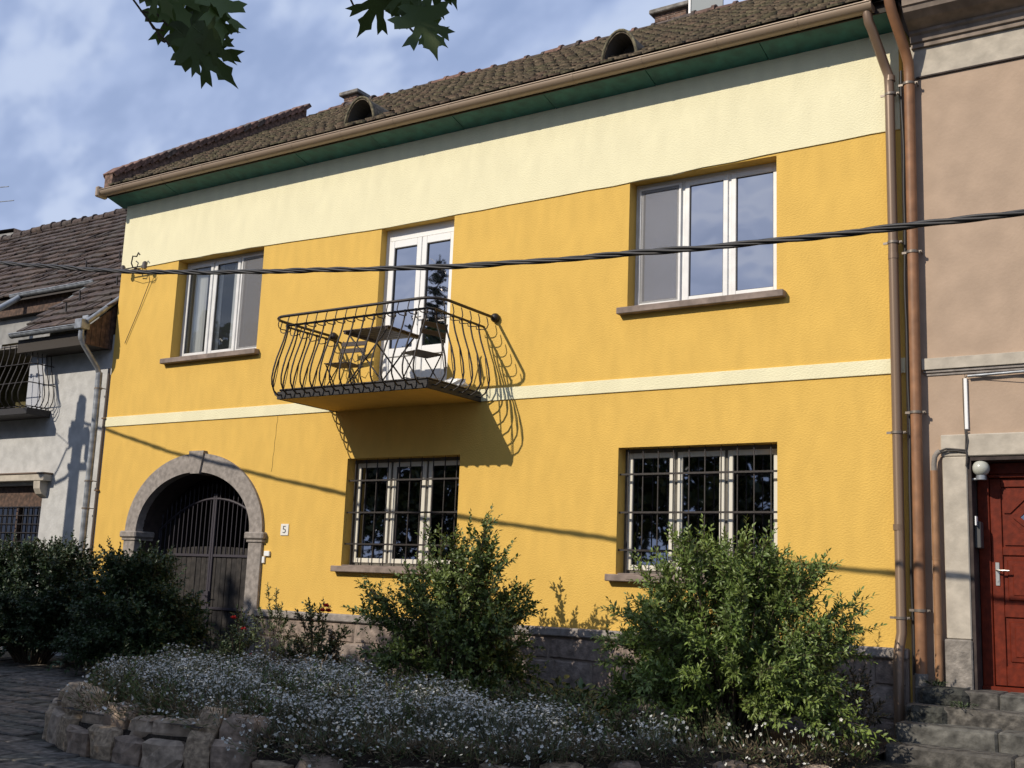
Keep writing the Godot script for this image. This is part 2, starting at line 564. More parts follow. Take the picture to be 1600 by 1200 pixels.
func grille(house: Node, h: Rect2, ys: Array, n: int) -> void:
	var o := group_of("window_grille", house)
	var z := -0.06
	for y in ys:
		var b := MB.new()
		b.box(V(h.position.x - 0.01, y - 0.011, z - 0.004), V(h.end.x + 0.01, y + 0.011, z + 0.014))
		part("cross_bar", b, M.iron, o)
	var bar := MB.new()
	var hh := h.size.y - 0.04
	bar.box(V(-0.006, -hh / 2, -0.006), V(0.006, hh / 2, 0.006))
	var tip := MB.new()
	tip.tube([V(0, 0, 0), V(0, 0.05, 0), V(0, 0.11, 0)], [0.005, 0.014, 0.001], 4)
	bar.add(tip, Transform3D(Basis(), V(0, hh / 2 - 0.06, 0.0)))
	var me := bar.mesh()
	for k in n:
		var x := h.position.x + h.size.x * (k + 0.5) / n
		inst("bar", me, M.iron, o, Transform3D(Basis(), V(x, h.get_center().y - 0.02, z - 0.013)))

func upper_line(x: float) -> float:   # the cream band's lower edge is not quite level
	var t := [[-0.1, 6.635], [1.43, 6.645], [3.22, 6.635], [5.73, 6.565], [7.98, 6.58], [9.74, 6.585], [11.63, 6.63], [13.1, 6.65]]
	for i in t.size() - 1:
		if x <= t[i + 1][0]:
			return lerpf(t[i][1], t[i + 1][1], clampf((x - t[i][0]) / (t[i + 1][0] - t[i][0]), 0, 1))
	return 6.65

const W1 := Rect2(1.445, 5.0, 1.955, 1.64)
const DR := Rect2(5.75, 4.11, 1.29, 2.455)
const W3 := Rect2(9.73, 4.99, 1.89, 1.61)
const B1 := Rect2(5.385, 1.8, 1.94, 1.475)
const B2 := Rect2(9.655, 1.8, 1.97, 1.485)
const ARCH := Rect2(1.06, 0.15, 2.54, 3.15)
const AX := 2.33
const AY := 2.24

func arch_pt(rx: float, ry: float, t: float) -> Vector2:
	return v2(AX - rx * cos(t), AY + ry * sin(t))

func make_yellow_house() -> void:
	var o := thing("yellow_house", "two-storey rendered yellow house with cream band, balcony and arched gateway", "house", V(6.5, 0.2, -4.0))
	var b := MB.new()
	wall_cells(b, 0.0, 13.02, 0.15, 7.9, 0.0, [W1, DR, W3, B1, B2, ARCH])
	# round the arch
	var n := 32
	for i in n:
		var p := arch_pt(1.27, 0.91, PI * i / n)
		var q := arch_pt(1.27, 0.91, PI * (i + 1) / n)
		b.quad(V(p.x, p.y, 0), V(q.x, q.y, 0), V(q.x, 3.3, 0), V(p.x, 3.3, 0), Vector3.BACK)
	for h in [W1, DR, W3, B1, B2]:
		reveal(b, h, 0.0, 0.3)
	b.quad(V(0, 0.15, 0), V(0, 7.9, 0), V(0, 7.9, -9), V(0, 0.15, -9), Vector3.LEFT)
	b.quad(V(13.02, 0.15, -0.0), V(13.02, 7.9, 0), V(13.02, 7.9, -9), V(13.02, 0.15, -9), Vector3.RIGHT)
	b.quad(V(0, 0.15, -9), V(13.02, 0.15, -9), V(13.02, 7.9, -9), V(0, 7.9, -9), Vector3.FORWARD)
	part("wall", b, M.yellow, o)
	# cream render, 15 mm proud of the yellow
	var c := MB.new()
	var xs := [0.0, 0.7]
	while xs[-1] < 12.9:
		xs.append(xs[-1] + 0.4)
	xs[-1] = 13.018
	for i in xs.size() - 1:
		var x0: float = xs[i]
		var x1: float = xs[i + 1]
		var w := 0.004 * sin(x0 * 9.0) + 0.003 * sin(x0 * 23.0)
		var w2 := 0.004 * sin(x1 * 9.0) + 0.003 * sin(x1 * 23.0)
		var y0 := upper_line(x0) + w
		var y1 := upper_line(x1) + w2
		c.quad(V(x0, y0, 0.016), V(x1, y1, 0.016), V(x1, 7.84, 0.016), V(x0, 7.84, 0.016), Vector3.BACK)
		c.quad(V(x0, y0, 0.016), V(x1, y1, 0.016), V(x1, y1, -0.02), V(x0, y0, -0.02), Vector3.DOWN)
	c.quad(V(-0.002, 6.63, 0.016), V(-0.002, 7.84, 0.016), V(-0.002, 7.84, -8.9), V(-0.002, 6.63, -8.9), Vector3.LEFT)
	part("cream_band", c, M.cream, o)
	var s := MB.new()
	s.box(V(-0.002, 3.957, -0.05), V(13.018, 4.117, 0.018), 0.004)
	part("string_course", s, M.cream, o)
	# hairline crack in the render under the string course
	var hc := MB.new()
	var cr := []
	for k in 12:
		cr.append(V(3.965 - 0.004 * k + 0.006 * sin(k * 2.1), 3.95 - 0.075 * k, 0.001))
	hc.tube(cr, 0.0028, 4)
	part("hairline_crack", hc, M.olive, o)
	make_plinth(o)
	make_arch(o)
	make_gate(o)
	var w1 := casement(o, W1, [2], "upstairs window with pale curtains and a screened right light", M.clear_glass)
	sill(w1, 1.32, 3.47, 5.0)
	room(W1, 0.3, 2.5, M.room, w1)
	for k in [[1.5, 0.3], [2.0, 0.16], [2.42, 0.3]]:
		var q := MB.new()
		var xx: float = k[0]
		var nn := 10
		for i in nn:
			var xa: float = xx + k[1] * i / nn
			var xb: float = xx + k[1] * (i + 1) / nn
			q.quad(V(xa, 5.02, -0.34 + 0.03 * (i % 2)), V(xb, 5.02, -0.34 + 0.03 * ((i + 1) % 2)), V(xb, 6.7, -0.34 + 0.03 * ((i + 1) % 2)), V(xa, 6.7, -0.34 + 0.03 * (i % 2)), Vector3.BACK)
		part("curtain", q, M.curtain, w1)
	var w3 := casement(o, W3, [0], "wide upstairs window mirroring the cloudy sky, screened left light", M.glass)
	sill(w3, 9.63, 11.73, 4.99)
	room(W3, 0.3, 2.5, M.room, w3)
	var b1 := casement(o, B1, [], "barred ground floor window below the balcony", M.glass_low, true)
	sill(b1, 5.28, 7.43, 1.8)
	room(B1, 0.3, 2.5, M.room, b1)
	grille(o, B1, [2.97, 2.53, 2.10], 10)
	var b2 := casement(o, B2, [], "barred ground floor window behind the large green bush", M.glass_low, true)
	sill(b2, 9.56, 11.72, 1.8)
	room(B2, 0.3, 2.5, M.room, b2)
	grille(o, B2, [2.97, 2.52, 2.08], 10)
	make_balcony_door(o)
	make_balcony(o)
	make_roof(o)
	# eaves: green boards with joints, fascia above them coloured dark for gutter shadow
	var sf := group_of("soffit", o)
	for k in 9:
		var q := MB.new()
		var x0 := -0.14 + 1.46 * k
		var x1 := x0 + 1.45
		var dy := 0.003 * (k % 2)
		q.prism(PackedVector2Array([v2(-0.02, 7.775 + dy), v2(0.33, 7.872 + dy), v2(0.33, 7.895 + dy), v2(-0.02, 7.80 + dy)]), x0, x1, Transform3D(Basis(V(0, 0, 1), V(0, 1, 0), V(1, 0, 0)), V(0, 0, 0)))
		part("soffit_board", q, M.green, sf)
	var fa := MB.new()
	fa.box(V(-0.14, 7.865, 0.331), V(13.0, 8.01, 0.352))
	part("fascia", fa, M.dark_wood, o)
	var pk := MB.new()
	pk.box(V(0.002, 7.9, -8.98), V(13.0, 7.96, 0.32))
	part("wall_plate", pk, M.dark_wood, o)
	make_gutter(o, -0.12, 12.86, 0.43, 7.945, 0.088, M.gutter, 0.965)
	var ce := MB.new()
	ce.box(V(-0.21, 7.835, 0.33), V(-0.128, 8.02, 0.545), 0.02)
	part("gutter_corner", ce, M.gutter, o)
	# downpipe with swan neck and offset over the plinth
	var dp := group_of("downpipe", o)
	var t := MB.new()
	t.tube([V(12.80, 8.0, 0.42), V(12.80, 7.86, 0.42), V(12.81, 7.76, 0.40), V(12.83, 7.70, 0.37), V(12.90, 7.36, 0.16), V(12.93, 7.24, 0.105), V(12.935, 7.1, 0.10), V(12.945, 4.0, 0.10), V(12.95, 1.30, 0.10), V(12.935, 1.14, 0.15), V(12.93, 1.02, 0.17), V(12.93, 0.22, 0.17)], 0.052, 16)
	part("pipe", t, M.pipe_brown, dp)
	for y in [7.02, 5.35, 3.32, 1.45]:
		clamp_ring(dp, V(12.945, y, 0.10), 0.056, M.pipe_brown)
	for y in [7.2, 5.2, 2.35]:
		var jr := MB.new()
		jr.tube([V(12.942, y - 0.03, 0.1), V(12.942, y + 0.03, 0.1)], 0.056, 16)
		part("joint_ring", jr, M.pipe_brown, dp)

func clamp_ring(parent: Node, at: Vector3, r: float, m: Material) -> void:
	var b := MB.new()
	b.tube([at + V(0, -0.013, 0), at + V(0, 0.013, 0)], r + 0.006, 16)
	b.box(at + V(-r - 0.05, -0.012, -0.008), at + V(-r + 0.01, 0.012, 0.008))
	b.box(at + V(r - 0.01, -0.012, -0.008), at + V(r + 0.035, 0.012, 0.008))
	b.tube([at + V(r + 0.02, 0, -0.1), at + V(r + 0.02, 0, 0.02)], 0.008, 6)
	part("clamp", b, M.clamp, parent)

func make_gutter(parent: Node, x0: float, x1: float, z: float, y: float, r: float, m: Material, every: float) -> void:
	var o := group_of("gutter", parent)
	var b := MB.new()
	var n := 12
	for i in n:
		var a := PI * i / n
		var e := PI * (i + 1) / n
		var da := V(0, -sin(a), -cos(a))
		var de := V(0, -sin(e), -cos(e))
		var p := V(0, y, z)
		b.tri_s(V(x0, 0, 0) + p + da * r, V(x1, 0, 0) + p + da * r, V(x1, 0, 0) + p + de * r, da, da, de)
		b.tri_s(V(x0, 0, 0) + p + da * r, V(x1, 0, 0) + p + de * r, V(x0, 0, 0) + p + de * r, da, de, de)
		b.tri_s(V(x0, 0, 0) + p + da * (r - 0.006), V(x1, 0, 0) + p + da * (r - 0.006), V(x1, 0, 0) + p + de * (r - 0.006), -da, -da, -de)
		b.tri_s(V(x0, 0, 0) + p + da * (r - 0.006), V(x1, 0, 0) + p + de * (r - 0.006), V(x0, 0, 0) + p + de * (r - 0.006), -da, -de, -de)
	b.tube([V(x0, y + 0.006, z + r), V(x1, y + 0.006, z + r)], 0.011, 8)
	part("trough", b, m, o)
	for xe in [x0, x1]:
		var c := MB.new()
		var pts := PackedVector2Array()
		for i in n + 1:
			var a := PI * i / n
			pts.append(v2(-cos(a) * (r + 0.003), -sin(a) * (r + 0.003)))
		c.prism(pts, -0.006, 0.006, Transform3D(Basis(V(0, 0, 1), V(0, 1, 0), V(1, 0, 0)), V(xe, y, z)))
		part("end_cap", c, m, o)
	var x := x0 + every * 0.6
	while x < x1:
		var c := MB.new()
		var pts := []
		for i in 13:
			var a := PI * i / 12.0
			pts.append(V(x, y - sin(a) * (r + 0.004), z - cos(a) * (r + 0.004)))
		for i in 12:
			var p: Vector3 = pts[i]
			var q: Vector3 = pts[i + 1]
			var ou := (p + q) / 2.0 - V(x, y, z)
			c.quad(p - V(0.013, 0, 0), p + V(0.013, 0, 0), q + V(0.013, 0, 0), q - V(0.013, 0, 0), ou)
		part("bracket", c, m, o)
		x += every

func rubble(b: MB, w: float, h: float, d: float, ch: float) -> void:
	# rough faced stone: a box with bevelled, uneven front
	var p := []
	for s in [[-1, -1], [1, -1], [1, 1], [-1, 1]]:
		p.append(V(s[0] * w / 2 * rng.randf_range(0.94, 1.0), s[1] * h / 2 * rng.randf_range(0.92, 1.0), 0))
	var f := []
	for q in p:
		f.append(q * rng.randf_range(0.84, 0.94) + V(0, 0, d * rng.randf_range(0.6, 1.1)))
	var m := V(rng.randf_range(-0.15, 0.15) * w, rng.randf_range(-0.15, 0.15) * h, d * rng.randf_range(1.1, 1.5))
	for i in 4:
		var k := (i + 1) % 4
		b.tri(f[i], f[k], m, V(0, 0, 1))
		b.quad(p[i], p[k], f[k], f[i], (p[i] + p[k]) + V(0, 0, 0.02))
		b.quad(p[i] + V(0, 0, -0.06), p[k] + V(0, 0, -0.06), p[k], p[i], p[i] + p[k])

func make_plinth(o: Node) -> void:
	var g := group_of("plinth", o)
	var b := MB.new()
	b.box(V(3.9, 0.05, -0.1), V(13.0, 1.05, 0.05))
	b.box(V(0.002, 0.05, -0.1), V(0.76, 1.05, 0.05))
	part("mortar", b, M.mortar, g)
	var c := MB.new()
	c.box(V(3.88, 1.045, -0.05), V(13.005, 1.15, 0.10), 0.015)
	part("coping", c, M.stone_trim, g)
	var c2 := MB.new()
	c2.box(V(0.003, 1.045, -0.05), V(0.77, 1.15, 0.10), 0.015)
	part("coping", c2, M.stone_trim, g)
	rng.seed = 4
	var y := 0.12
	for row in [0.32, 0.34, 0.26]:
		var x := 3.9 + rng.randf() * 0.1
		while x < 12.95:
			var w := minf(rng.randf_range(0.45, 0.95), 12.98 - x)
			if w > 0.12:
				var st := MB.new()
				rubble(st, w - 0.012, row - 0.012, 0.02, 0.02)
				inst("stone", st.mesh(), M.plinth[rng.randi() % 3], g, Transform3D(Basis(), V(x + w / 2, y + row / 2, 0.05)))
			x += w
		y += row

func make_arch(o: Node) -> void:
	var g := group_of("gateway_surround", o)
	var n := 24
	for side in 2:
		var b := MB.new()
		var t0 := 0.0 if side == 0 else PI / 2 + 0.095
		var t1 := PI / 2 - 0.095 if side == 0 else PI
		for i in n:
			var a := lerpf(t0, t1, float(i) / n)
			var e := lerpf(t0, t1, float(i + 1) / n)
			var pi_ := arch_pt(1.27, 0.91, a)
			var qi := arch_pt(1.27, 0.91, e)
			var po := arch_pt(1.53, 1.20, a)
			var qo := arch_pt(1.53, 1.20, e)
			b.quad(V(pi_.x, pi_.y, 0.045), V(qi.x, qi.y, 0.045), V(qo.x, qo.y, 0.045), V(po.x, po.y, 0.045), Vector3.BACK)
			b.quad(V(po.x, po.y, 0.045), V(qo.x, qo.y, 0.045), V(qo.x, qo.y, -0.02), V(po.x, po.y, -0.02), V(po.x - AX, po.y - AY, 0))
			b.quad(V(pi_.x, pi_.y, 0.045), V(qi.x, qi.y, 0.045), V(qi.x, qi.y, -0.1), V(pi_.x, pi_.y, -0.1), V(AX - pi_.x, AY - 0.5 - pi_.y, 0))
		part("arch_stone", b, M.stone_trim, g)
	var k := MB.new()
	k.prism(PackedVector2Array([v2(-0.10, 3.125), v2(0.10, 3.125), v2(0.165, 3.475), v2(-0.165, 3.475)]), -0.3, 0.075, Transform3D(Basis(), V(AX + 0.02, 0, 0)))
	part("keystone", k, M.stone_trim, g)
	for s in [[0.79, 1.06], [3.6, 3.87]]:
		var b := MB.new()
		b.box(V(s[0], 0.15, -0.1), V(s[1], 2.1, 0.045), 0.006)
		part("pilaster", b, M.stone_trim, g)
		var c := MB.new()
		c.box(V(s[0] - 0.03, 2.095, -0.3), V(s[1] + 0.03, 2.14, 0.065), 0.008)
		c.box(V(s[0] - 0.06, 2.138, -0.302), V(s[1] + 0.06, 2.243, 0.095), 0.02)
		part("capital", c, M.stone_trim, g)

func make_gate(o: Node) -> void:
	var g := group_of("gate", o)
	var z := -0.42
	# reveal with the arch shade painted into its colour, then the passage behind
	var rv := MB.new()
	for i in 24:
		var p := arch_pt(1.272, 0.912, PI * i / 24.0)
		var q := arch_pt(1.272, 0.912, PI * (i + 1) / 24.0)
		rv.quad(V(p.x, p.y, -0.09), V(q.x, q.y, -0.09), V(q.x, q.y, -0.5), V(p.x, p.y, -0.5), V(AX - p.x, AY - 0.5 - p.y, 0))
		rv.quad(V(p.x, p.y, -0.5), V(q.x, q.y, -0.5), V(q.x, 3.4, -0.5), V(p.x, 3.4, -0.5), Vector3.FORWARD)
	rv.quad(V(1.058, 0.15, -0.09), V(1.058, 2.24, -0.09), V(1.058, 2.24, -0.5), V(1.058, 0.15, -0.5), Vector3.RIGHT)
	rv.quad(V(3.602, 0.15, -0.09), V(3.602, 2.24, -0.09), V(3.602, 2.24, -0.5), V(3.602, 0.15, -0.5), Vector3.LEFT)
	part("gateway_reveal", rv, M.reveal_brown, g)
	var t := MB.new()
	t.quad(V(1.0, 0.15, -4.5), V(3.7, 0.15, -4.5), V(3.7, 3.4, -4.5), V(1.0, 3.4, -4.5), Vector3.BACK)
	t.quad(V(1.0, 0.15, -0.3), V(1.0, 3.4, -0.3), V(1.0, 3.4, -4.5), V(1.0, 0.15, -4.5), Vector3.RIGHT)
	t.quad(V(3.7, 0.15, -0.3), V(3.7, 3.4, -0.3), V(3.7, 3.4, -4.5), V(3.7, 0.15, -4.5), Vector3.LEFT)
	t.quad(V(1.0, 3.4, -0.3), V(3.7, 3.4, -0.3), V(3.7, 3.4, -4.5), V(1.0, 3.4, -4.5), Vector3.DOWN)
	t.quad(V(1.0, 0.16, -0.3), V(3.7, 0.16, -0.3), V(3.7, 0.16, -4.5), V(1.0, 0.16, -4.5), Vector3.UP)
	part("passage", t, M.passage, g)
	rng.seed = 8
	var n := 22
	for i in n:
		var x0 := 1.09 + (2.48 * i) / n
		var x1 := x0 + 2.48 / n - 0.006
		if absf((x0 + x1) / 2 - AX) < 0.03:
			continue
		var b := MB.new()
		var top := 1.97 + 0.07 * (1.0 - pow((x0 - AX) / 1.24, 2.0))
		b.box(V(x0, 0.3, z - 0.035 + rng.randf() * 0.006), V(x1, top, z - 0.012 + rng.randf() * 0.008), 0.004)
		part("plank", b, M.plank[rng.randi() % 3], g)
	var arc := MB.new()
	var pts := []
	for i in 25:
		var u := -1.0 + 2.0 * i / 24.0
		pts.append(V(AX + u * 1.24, 2.28 + 0.5 * (1.0 - u * u), z))
	arc.tube(pts, 0.022, 8)
	part("top_rail", arc, M.gate_iron, g)
	for i in 25:
		var u := -0.97 + 1.94 * i / 24.0
		var y := 2.28 + 0.5 * (1.0 - u * u)
		var b := MB.new()
		var x := AX + u * 1.24
		b.tube([V(x, 1.9, z), V(x, y + 0.15, z)], 0.0095, 6)
		b.tube([V(x, y + 0.15, z), V(x, y + 0.19, z), V(x, y + 0.27, z)], [0.006, 0.02, 0.001], 6)
		part("spear_bar", b, M.gate_iron, g)
	for k in [[1.07, 1.11], [2.29, 2.33], [2.336, 2.376], [3.55, 3.59]]:
		var b := MB.new()
		b.box(V(k[0], 0.22, z - 0.02), V(k[1], 2.86 if absf(k[0] - AX) < 0.2 else 2.3, z + 0.02), 0.004)
		part("stile", b, M.gate_iron, g)
	for y in [0.26, 1.1, 1.9]:
		for k in [[1.11, 2.29], [2.376, 3.55]]:
			var b := MB.new()
			b.box(V(k[0], y - 0.02, z - 0.005), V(k[1], y + 0.02, z + 0.014), 0.003)
			part("cross_rail", b, M.gate_iron, g)
	var lk := MB.new()
	lk.box(V(2.24, 1.18, z + 0.012), V(2.37, 1.36, z + 0.045), 0.006)
	lk.tube([V(2.31, 1.3, z + 0.04), V(2.31, 1.3, z + 0.09), V(2.43, 1.3, z + 0.09)], 0.009, 6)
	part("lock", lk, M.gate_iron, g)

func make_balcony_door(o: Node) -> void:
	var d := group_of("balcony_door", o)
	var f := MB.new()
	var z1 := -0.13
	var z0 := -0.21
	f.box(V(DR.position.x - 0.02, 4.1, z0), V(DR.position.x + 0.075, 6.57, z1), 0.005)
	f.box(V(DR.end.x - 0.06, 4.1, z0), V(DR.end.x + 0.02, 6.57, z1), 0.005)
	f.box(V(DR.position.x + 0.07, 6.40, z0 + 0.002), V(DR.end.x - 0.055, 6.57, z1 - 0.002), 0.005)
	f.box(V(DR.position.x + 0.07, 4.1, z0 + 0.002), V(DR.end.x - 0.055, 4.16, z1 - 0.002), 0.005)
	part("door_frame", f, M.door_white, d)
	for k in 2:
		var x0 := DR.position.x + 0.08 + 0.583 * k
		var x1 := x0 + 0.575
		var b := MB.new()
		var a := z0 + 0.01
		var e := z1 + 0.02
		b.box(V(x0, 4.17, a), V(x0 + 0.085, 6.39, e), 0.006)
		b.box(V(x1 - 0.085, 4.17, a), V(x1, 6.39, e), 0.006)
		b.box(V(x0 + 0.083, 6.285, a + 0.002), V(x1 - 0.083, 6.39, e - 0.002), 0.006)
		b.box(V(x0 + 0.083, 4.70, a + 0.002), V(x1 - 0.083, 4.82, e - 0.002), 0.006)
		b.box(V(x0 + 0.083, 4.17, a + 0.002), V(x1 - 0.083, 4.29, e - 0.002), 0.006)
		part("door_leaf", b, M.door_white, d)
		var p := MB.new()
		p.box(V(x0 + 0.08, 4.28, a + 0.012), V(x1 - 0.08, 4.71, e - 0.022))
		p.box(V(x0 + 0.15, 4.34, e - 0.024), V(x1 - 0.15, 4.65, e - 0.010), 0.01)
		part("door_panel", p, M.door_white, d)
		var g := MB.new()
		ring(g, x0 + 0.08, x1 - 0.08, 4.815, 6.29, a + 0.01, e - 0.012, 0.012, 0.0)
		part("gasket", g, M.gasket, d)
		var q := MB.new()
		q.box(V(x0 + 0.08, 4.81, -0.15), V(x1 - 0.08, 6.29, -0.144))
		part("pane", q, M.glass, d)
	var h := MB.new()
	h.box(V(6.39, 5.12, z1 + 0.018), V(6.415, 5.3, z1 + 0.03), 0.004)
	h.tube([V(6.402, 5.22, z1 + 0.03), V(6.402, 5.22, z1 + 0.07), V(6.50, 5.22, z1 + 0.07)], 0.009, 8)
	part("handle", h, M.steel, d)
	room(DR, 0.24, 2.5, M.room, d, 0.3)

func rail_path(x0: float, x1: float, z: float, y: float, r: float, back := 0.0) -> Array:
	var pts := [V(x0, y, back)]
	for k in 7:
		var a := PI / 2 * k / 6.0
		pts.append(V(x0 + r - r * cos(a), y, z - r + r * sin(a)))
	for k in 7:
		var a := PI / 2 * k / 6.0
		pts.append(V(x1 - r + r * sin(a), y, z - r + r * cos(a)))
	pts.append(V(x1, y, back))
	return pts

func make_balcony(o: Node) -> void:
	var g := group_of("balcony", o)
	var b := MB.new()
	b.box(V(5.12, 3.955, 0.0), V(7.60, 4.05, 1.13))
	part("slab", b, M.yellow, g)
	var e := MB.new()
	# dark metal edge strip round three sides, in three boxes butted at the corners
	e.box(V(5.09, 3.948, 1.131), V(7.63, 4.052, 1.16), 0.004)
	e.box(V(5.09, 3.949, 0.002), V(5.119, 4.051, 1.131), 0.004)
	e.box(V(7.601, 3.949, 0.002), V(7.63, 4.051, 1.131), 0.004)
	part("slab_edge", e, M.slab_edge, g)
	var fl := MB.new()
	fl.box(V(5.12, 4.054, 0.0), V(7.60, 4.068, 1.13))
	part("floor_tiles", fl, M.concrete, g)
	var r := group_of("railing", o)
	var t := MB.new()
	t.tube(rail_path(4.98, 7.80, 1.28, 5.05, 0.26), 0.019, 8)
	part("handrail", t, M.iron, r)
	for x in [4.98, 7.80]:
		var k := MB.new()
		k.ball(V(x + 0.01, 5.05, 0.035), 0.062, 14)
		part("ball", k, M.iron, r)
	var lo := MB.new()
	lo.tube(rail_path(5.11, 7.61, 1.145, 4.955, 0.10), 0.016, 6)
	part("lower_rail", lo, M.iron, r)
	var bt := MB.new()
	bt.tube(rail_path(5.11, 7.61, 1.145, 4.075, 0.03), 0.012, 6)
	part("bottom_rail", bt, M.iron, r)
	# baluster: x points out of the balcony
	var s := MB.new()
	var prof := [[0.0, -0.06], [0.07, -0.08], [0.15, -0.035], [0.20, 0.05], [0.21, 0.14], [0.19, 0.27], [0.145, 0.42], [0.09, 0.56], [0.045, 0.68], [0.015, 0.79], [0.0, 0.885]]
	var pts := []
	for p in prof:
		pts.append(V(p[0], p[1], 0))
	s.tube(pts, 0.011, 6)
	# hook under the handrail
	s.tube([V(-0.03, 0.86, 0.008), V(-0.025, 0.83, 0.008), V(0.02, 0.82, 0.008), V(0.10, 0.815, 0.008), V(0.14, 0.83, 0.008), V(0.158, 0.87, 0.008), V(0.145, 0.93, 0.008), V(0.13, 0.975, 0.008)], 0.007, 6)
	s.box(V(-0.012, 0.862, -0.014), V(0.014, 0.90, 0.014))
	# leaf-shaped split of the bar at its belly
	s.tube([V(0.20, 0.05, 0.0), V(0.19, 0.14, 0.014), V(0.165, 0.27, 0.016), V(0.13, 0.44, 0.004)], 0.006, 5)
	var me := s.mesh()
	for i in 15:
		var x := 5.17 + (7.55 - 5.17) * i / 14.0
		inst("baluster", me, M.iron, r, Transform3D(Basis(V(0, 0, 1), V(0, 1, 0), V(-1, 0, 0)), V(x, 4.07, 1.145)))
	for i in 6:
		var z := 0.12 + 0.94 * i / 5.0
		inst("baluster", me, M.iron, r, Transform3D(Basis(), V(7.61, 4.07, z)))
		inst("baluster", me, M.iron, r, Transform3D(Basis(V(-1, 0, 0), V(0, 1, 0), V(0, 0, -1)), V(5.11, 4.07, z)))

# ---------------------------------------------------------------- roofs
func tile_mesh(w: float, l: float, t: float, round_end: bool) -> ArrayMesh:
	var b := MB.new()
	var poly := PackedVector2Array()
	if round_end:
		for k in 7:
			var a := PI * k / 6.0
			poly.append(v2(-cos(a) * w / 2, w * 0.28 - sin(a) * w * 0.28))
	else:
		poly.append_array([v2(-w / 2, 0.0), v2(-w / 2 + 0.008, -0.004), v2(w / 2 - 0.008, -0.004), v2(w / 2, 0.0)])
	poly.append(v2(w / 2, l))
	poly.append(v2(-w / 2, l))
	b.prism(poly, 0.0, t)
	return b.mesh()

func as_mb(m: ArrayMesh) -> MB:
	var b := MB.new()
	var a := m.surface_get_arrays(0)
	b.v = a[Mesh.ARRAY_VERTEX]
	b.n = a[Mesh.ARRAY_NORMAL]
	b.c = a[Mesh.ARRAY_COLOR]
	return b

# lays tiles on a slope: eave line start, rise per metre back, number of rows, row length; the nearest 300 are parts, the rest one mesh per tone
func lay_tiles(o: Node, x0: float, x1: float, y: float, z: float, slope: float, rows: int, gauge: float, w: float, l: float, t: float, mats: Array, round_end: bool, keep: Callable, eye: Vector3, most := 300) -> void:
	var a := atan(slope)
	var up := V(0, sin(a), -cos(a))
	var nn := V(0, cos(a), sin(a))
	var me := tile_mesh(w - 0.004, l, t, round_end)
	var spots := []
	for r in rows:
		var x := x0 - w * fposmod(r * 0.5 + 0.37 * sin(r * 4.1), 1.0)
		while x < x1:
			var p := V(x + w / 2, y, z) + up * (gauge * r)
			if x + w / 2 > x0 and x + w / 2 < x1 and keep.call(p):
				var tilt := atan(t * 1.6 / gauge) * 0.8 + rng.randf_range(-0.015, 0.04)
				var yb := Basis(V(1, 0, 0), up, nn) * Basis(V(1, 0, 0), -tilt) * Basis(V(0, 0, 1), rng.randf_range(-0.05, 0.05)) * Basis(V(0, 1, 0), rng.randf_range(-0.07, 0.07))
				spots.append([p.distance_squared_to(eye), Transform3D(yb, p + nn * (t * 1.6 + 0.02 + rng.randf_range(0, 0.006)) + up * rng.randf_range(-0.025, 0.025)), rng.randi() % mats.size()])
			x += w
	spots.sort_custom(func(p, q): return p[0] < q[0])
	var rest := []
	for k in mats.size():
		rest.append(MB.new())
	var src := as_mb(me)
	for i in spots.size():
		if i < most:
			inst("roof_tile", me, mats[spots[i][2]], o, spots[i][1])
		else:
			rest[spots[i][2]].add(src, spots[i][1])
	for k in mats.size():
		if rest[k].v.size():
			var q := part("roof_tiles", rest[k], mats[k], o)
			q.set_meta("kind", "stuff")

const EYE := Vector3(16.112, 1.6, 12.0)

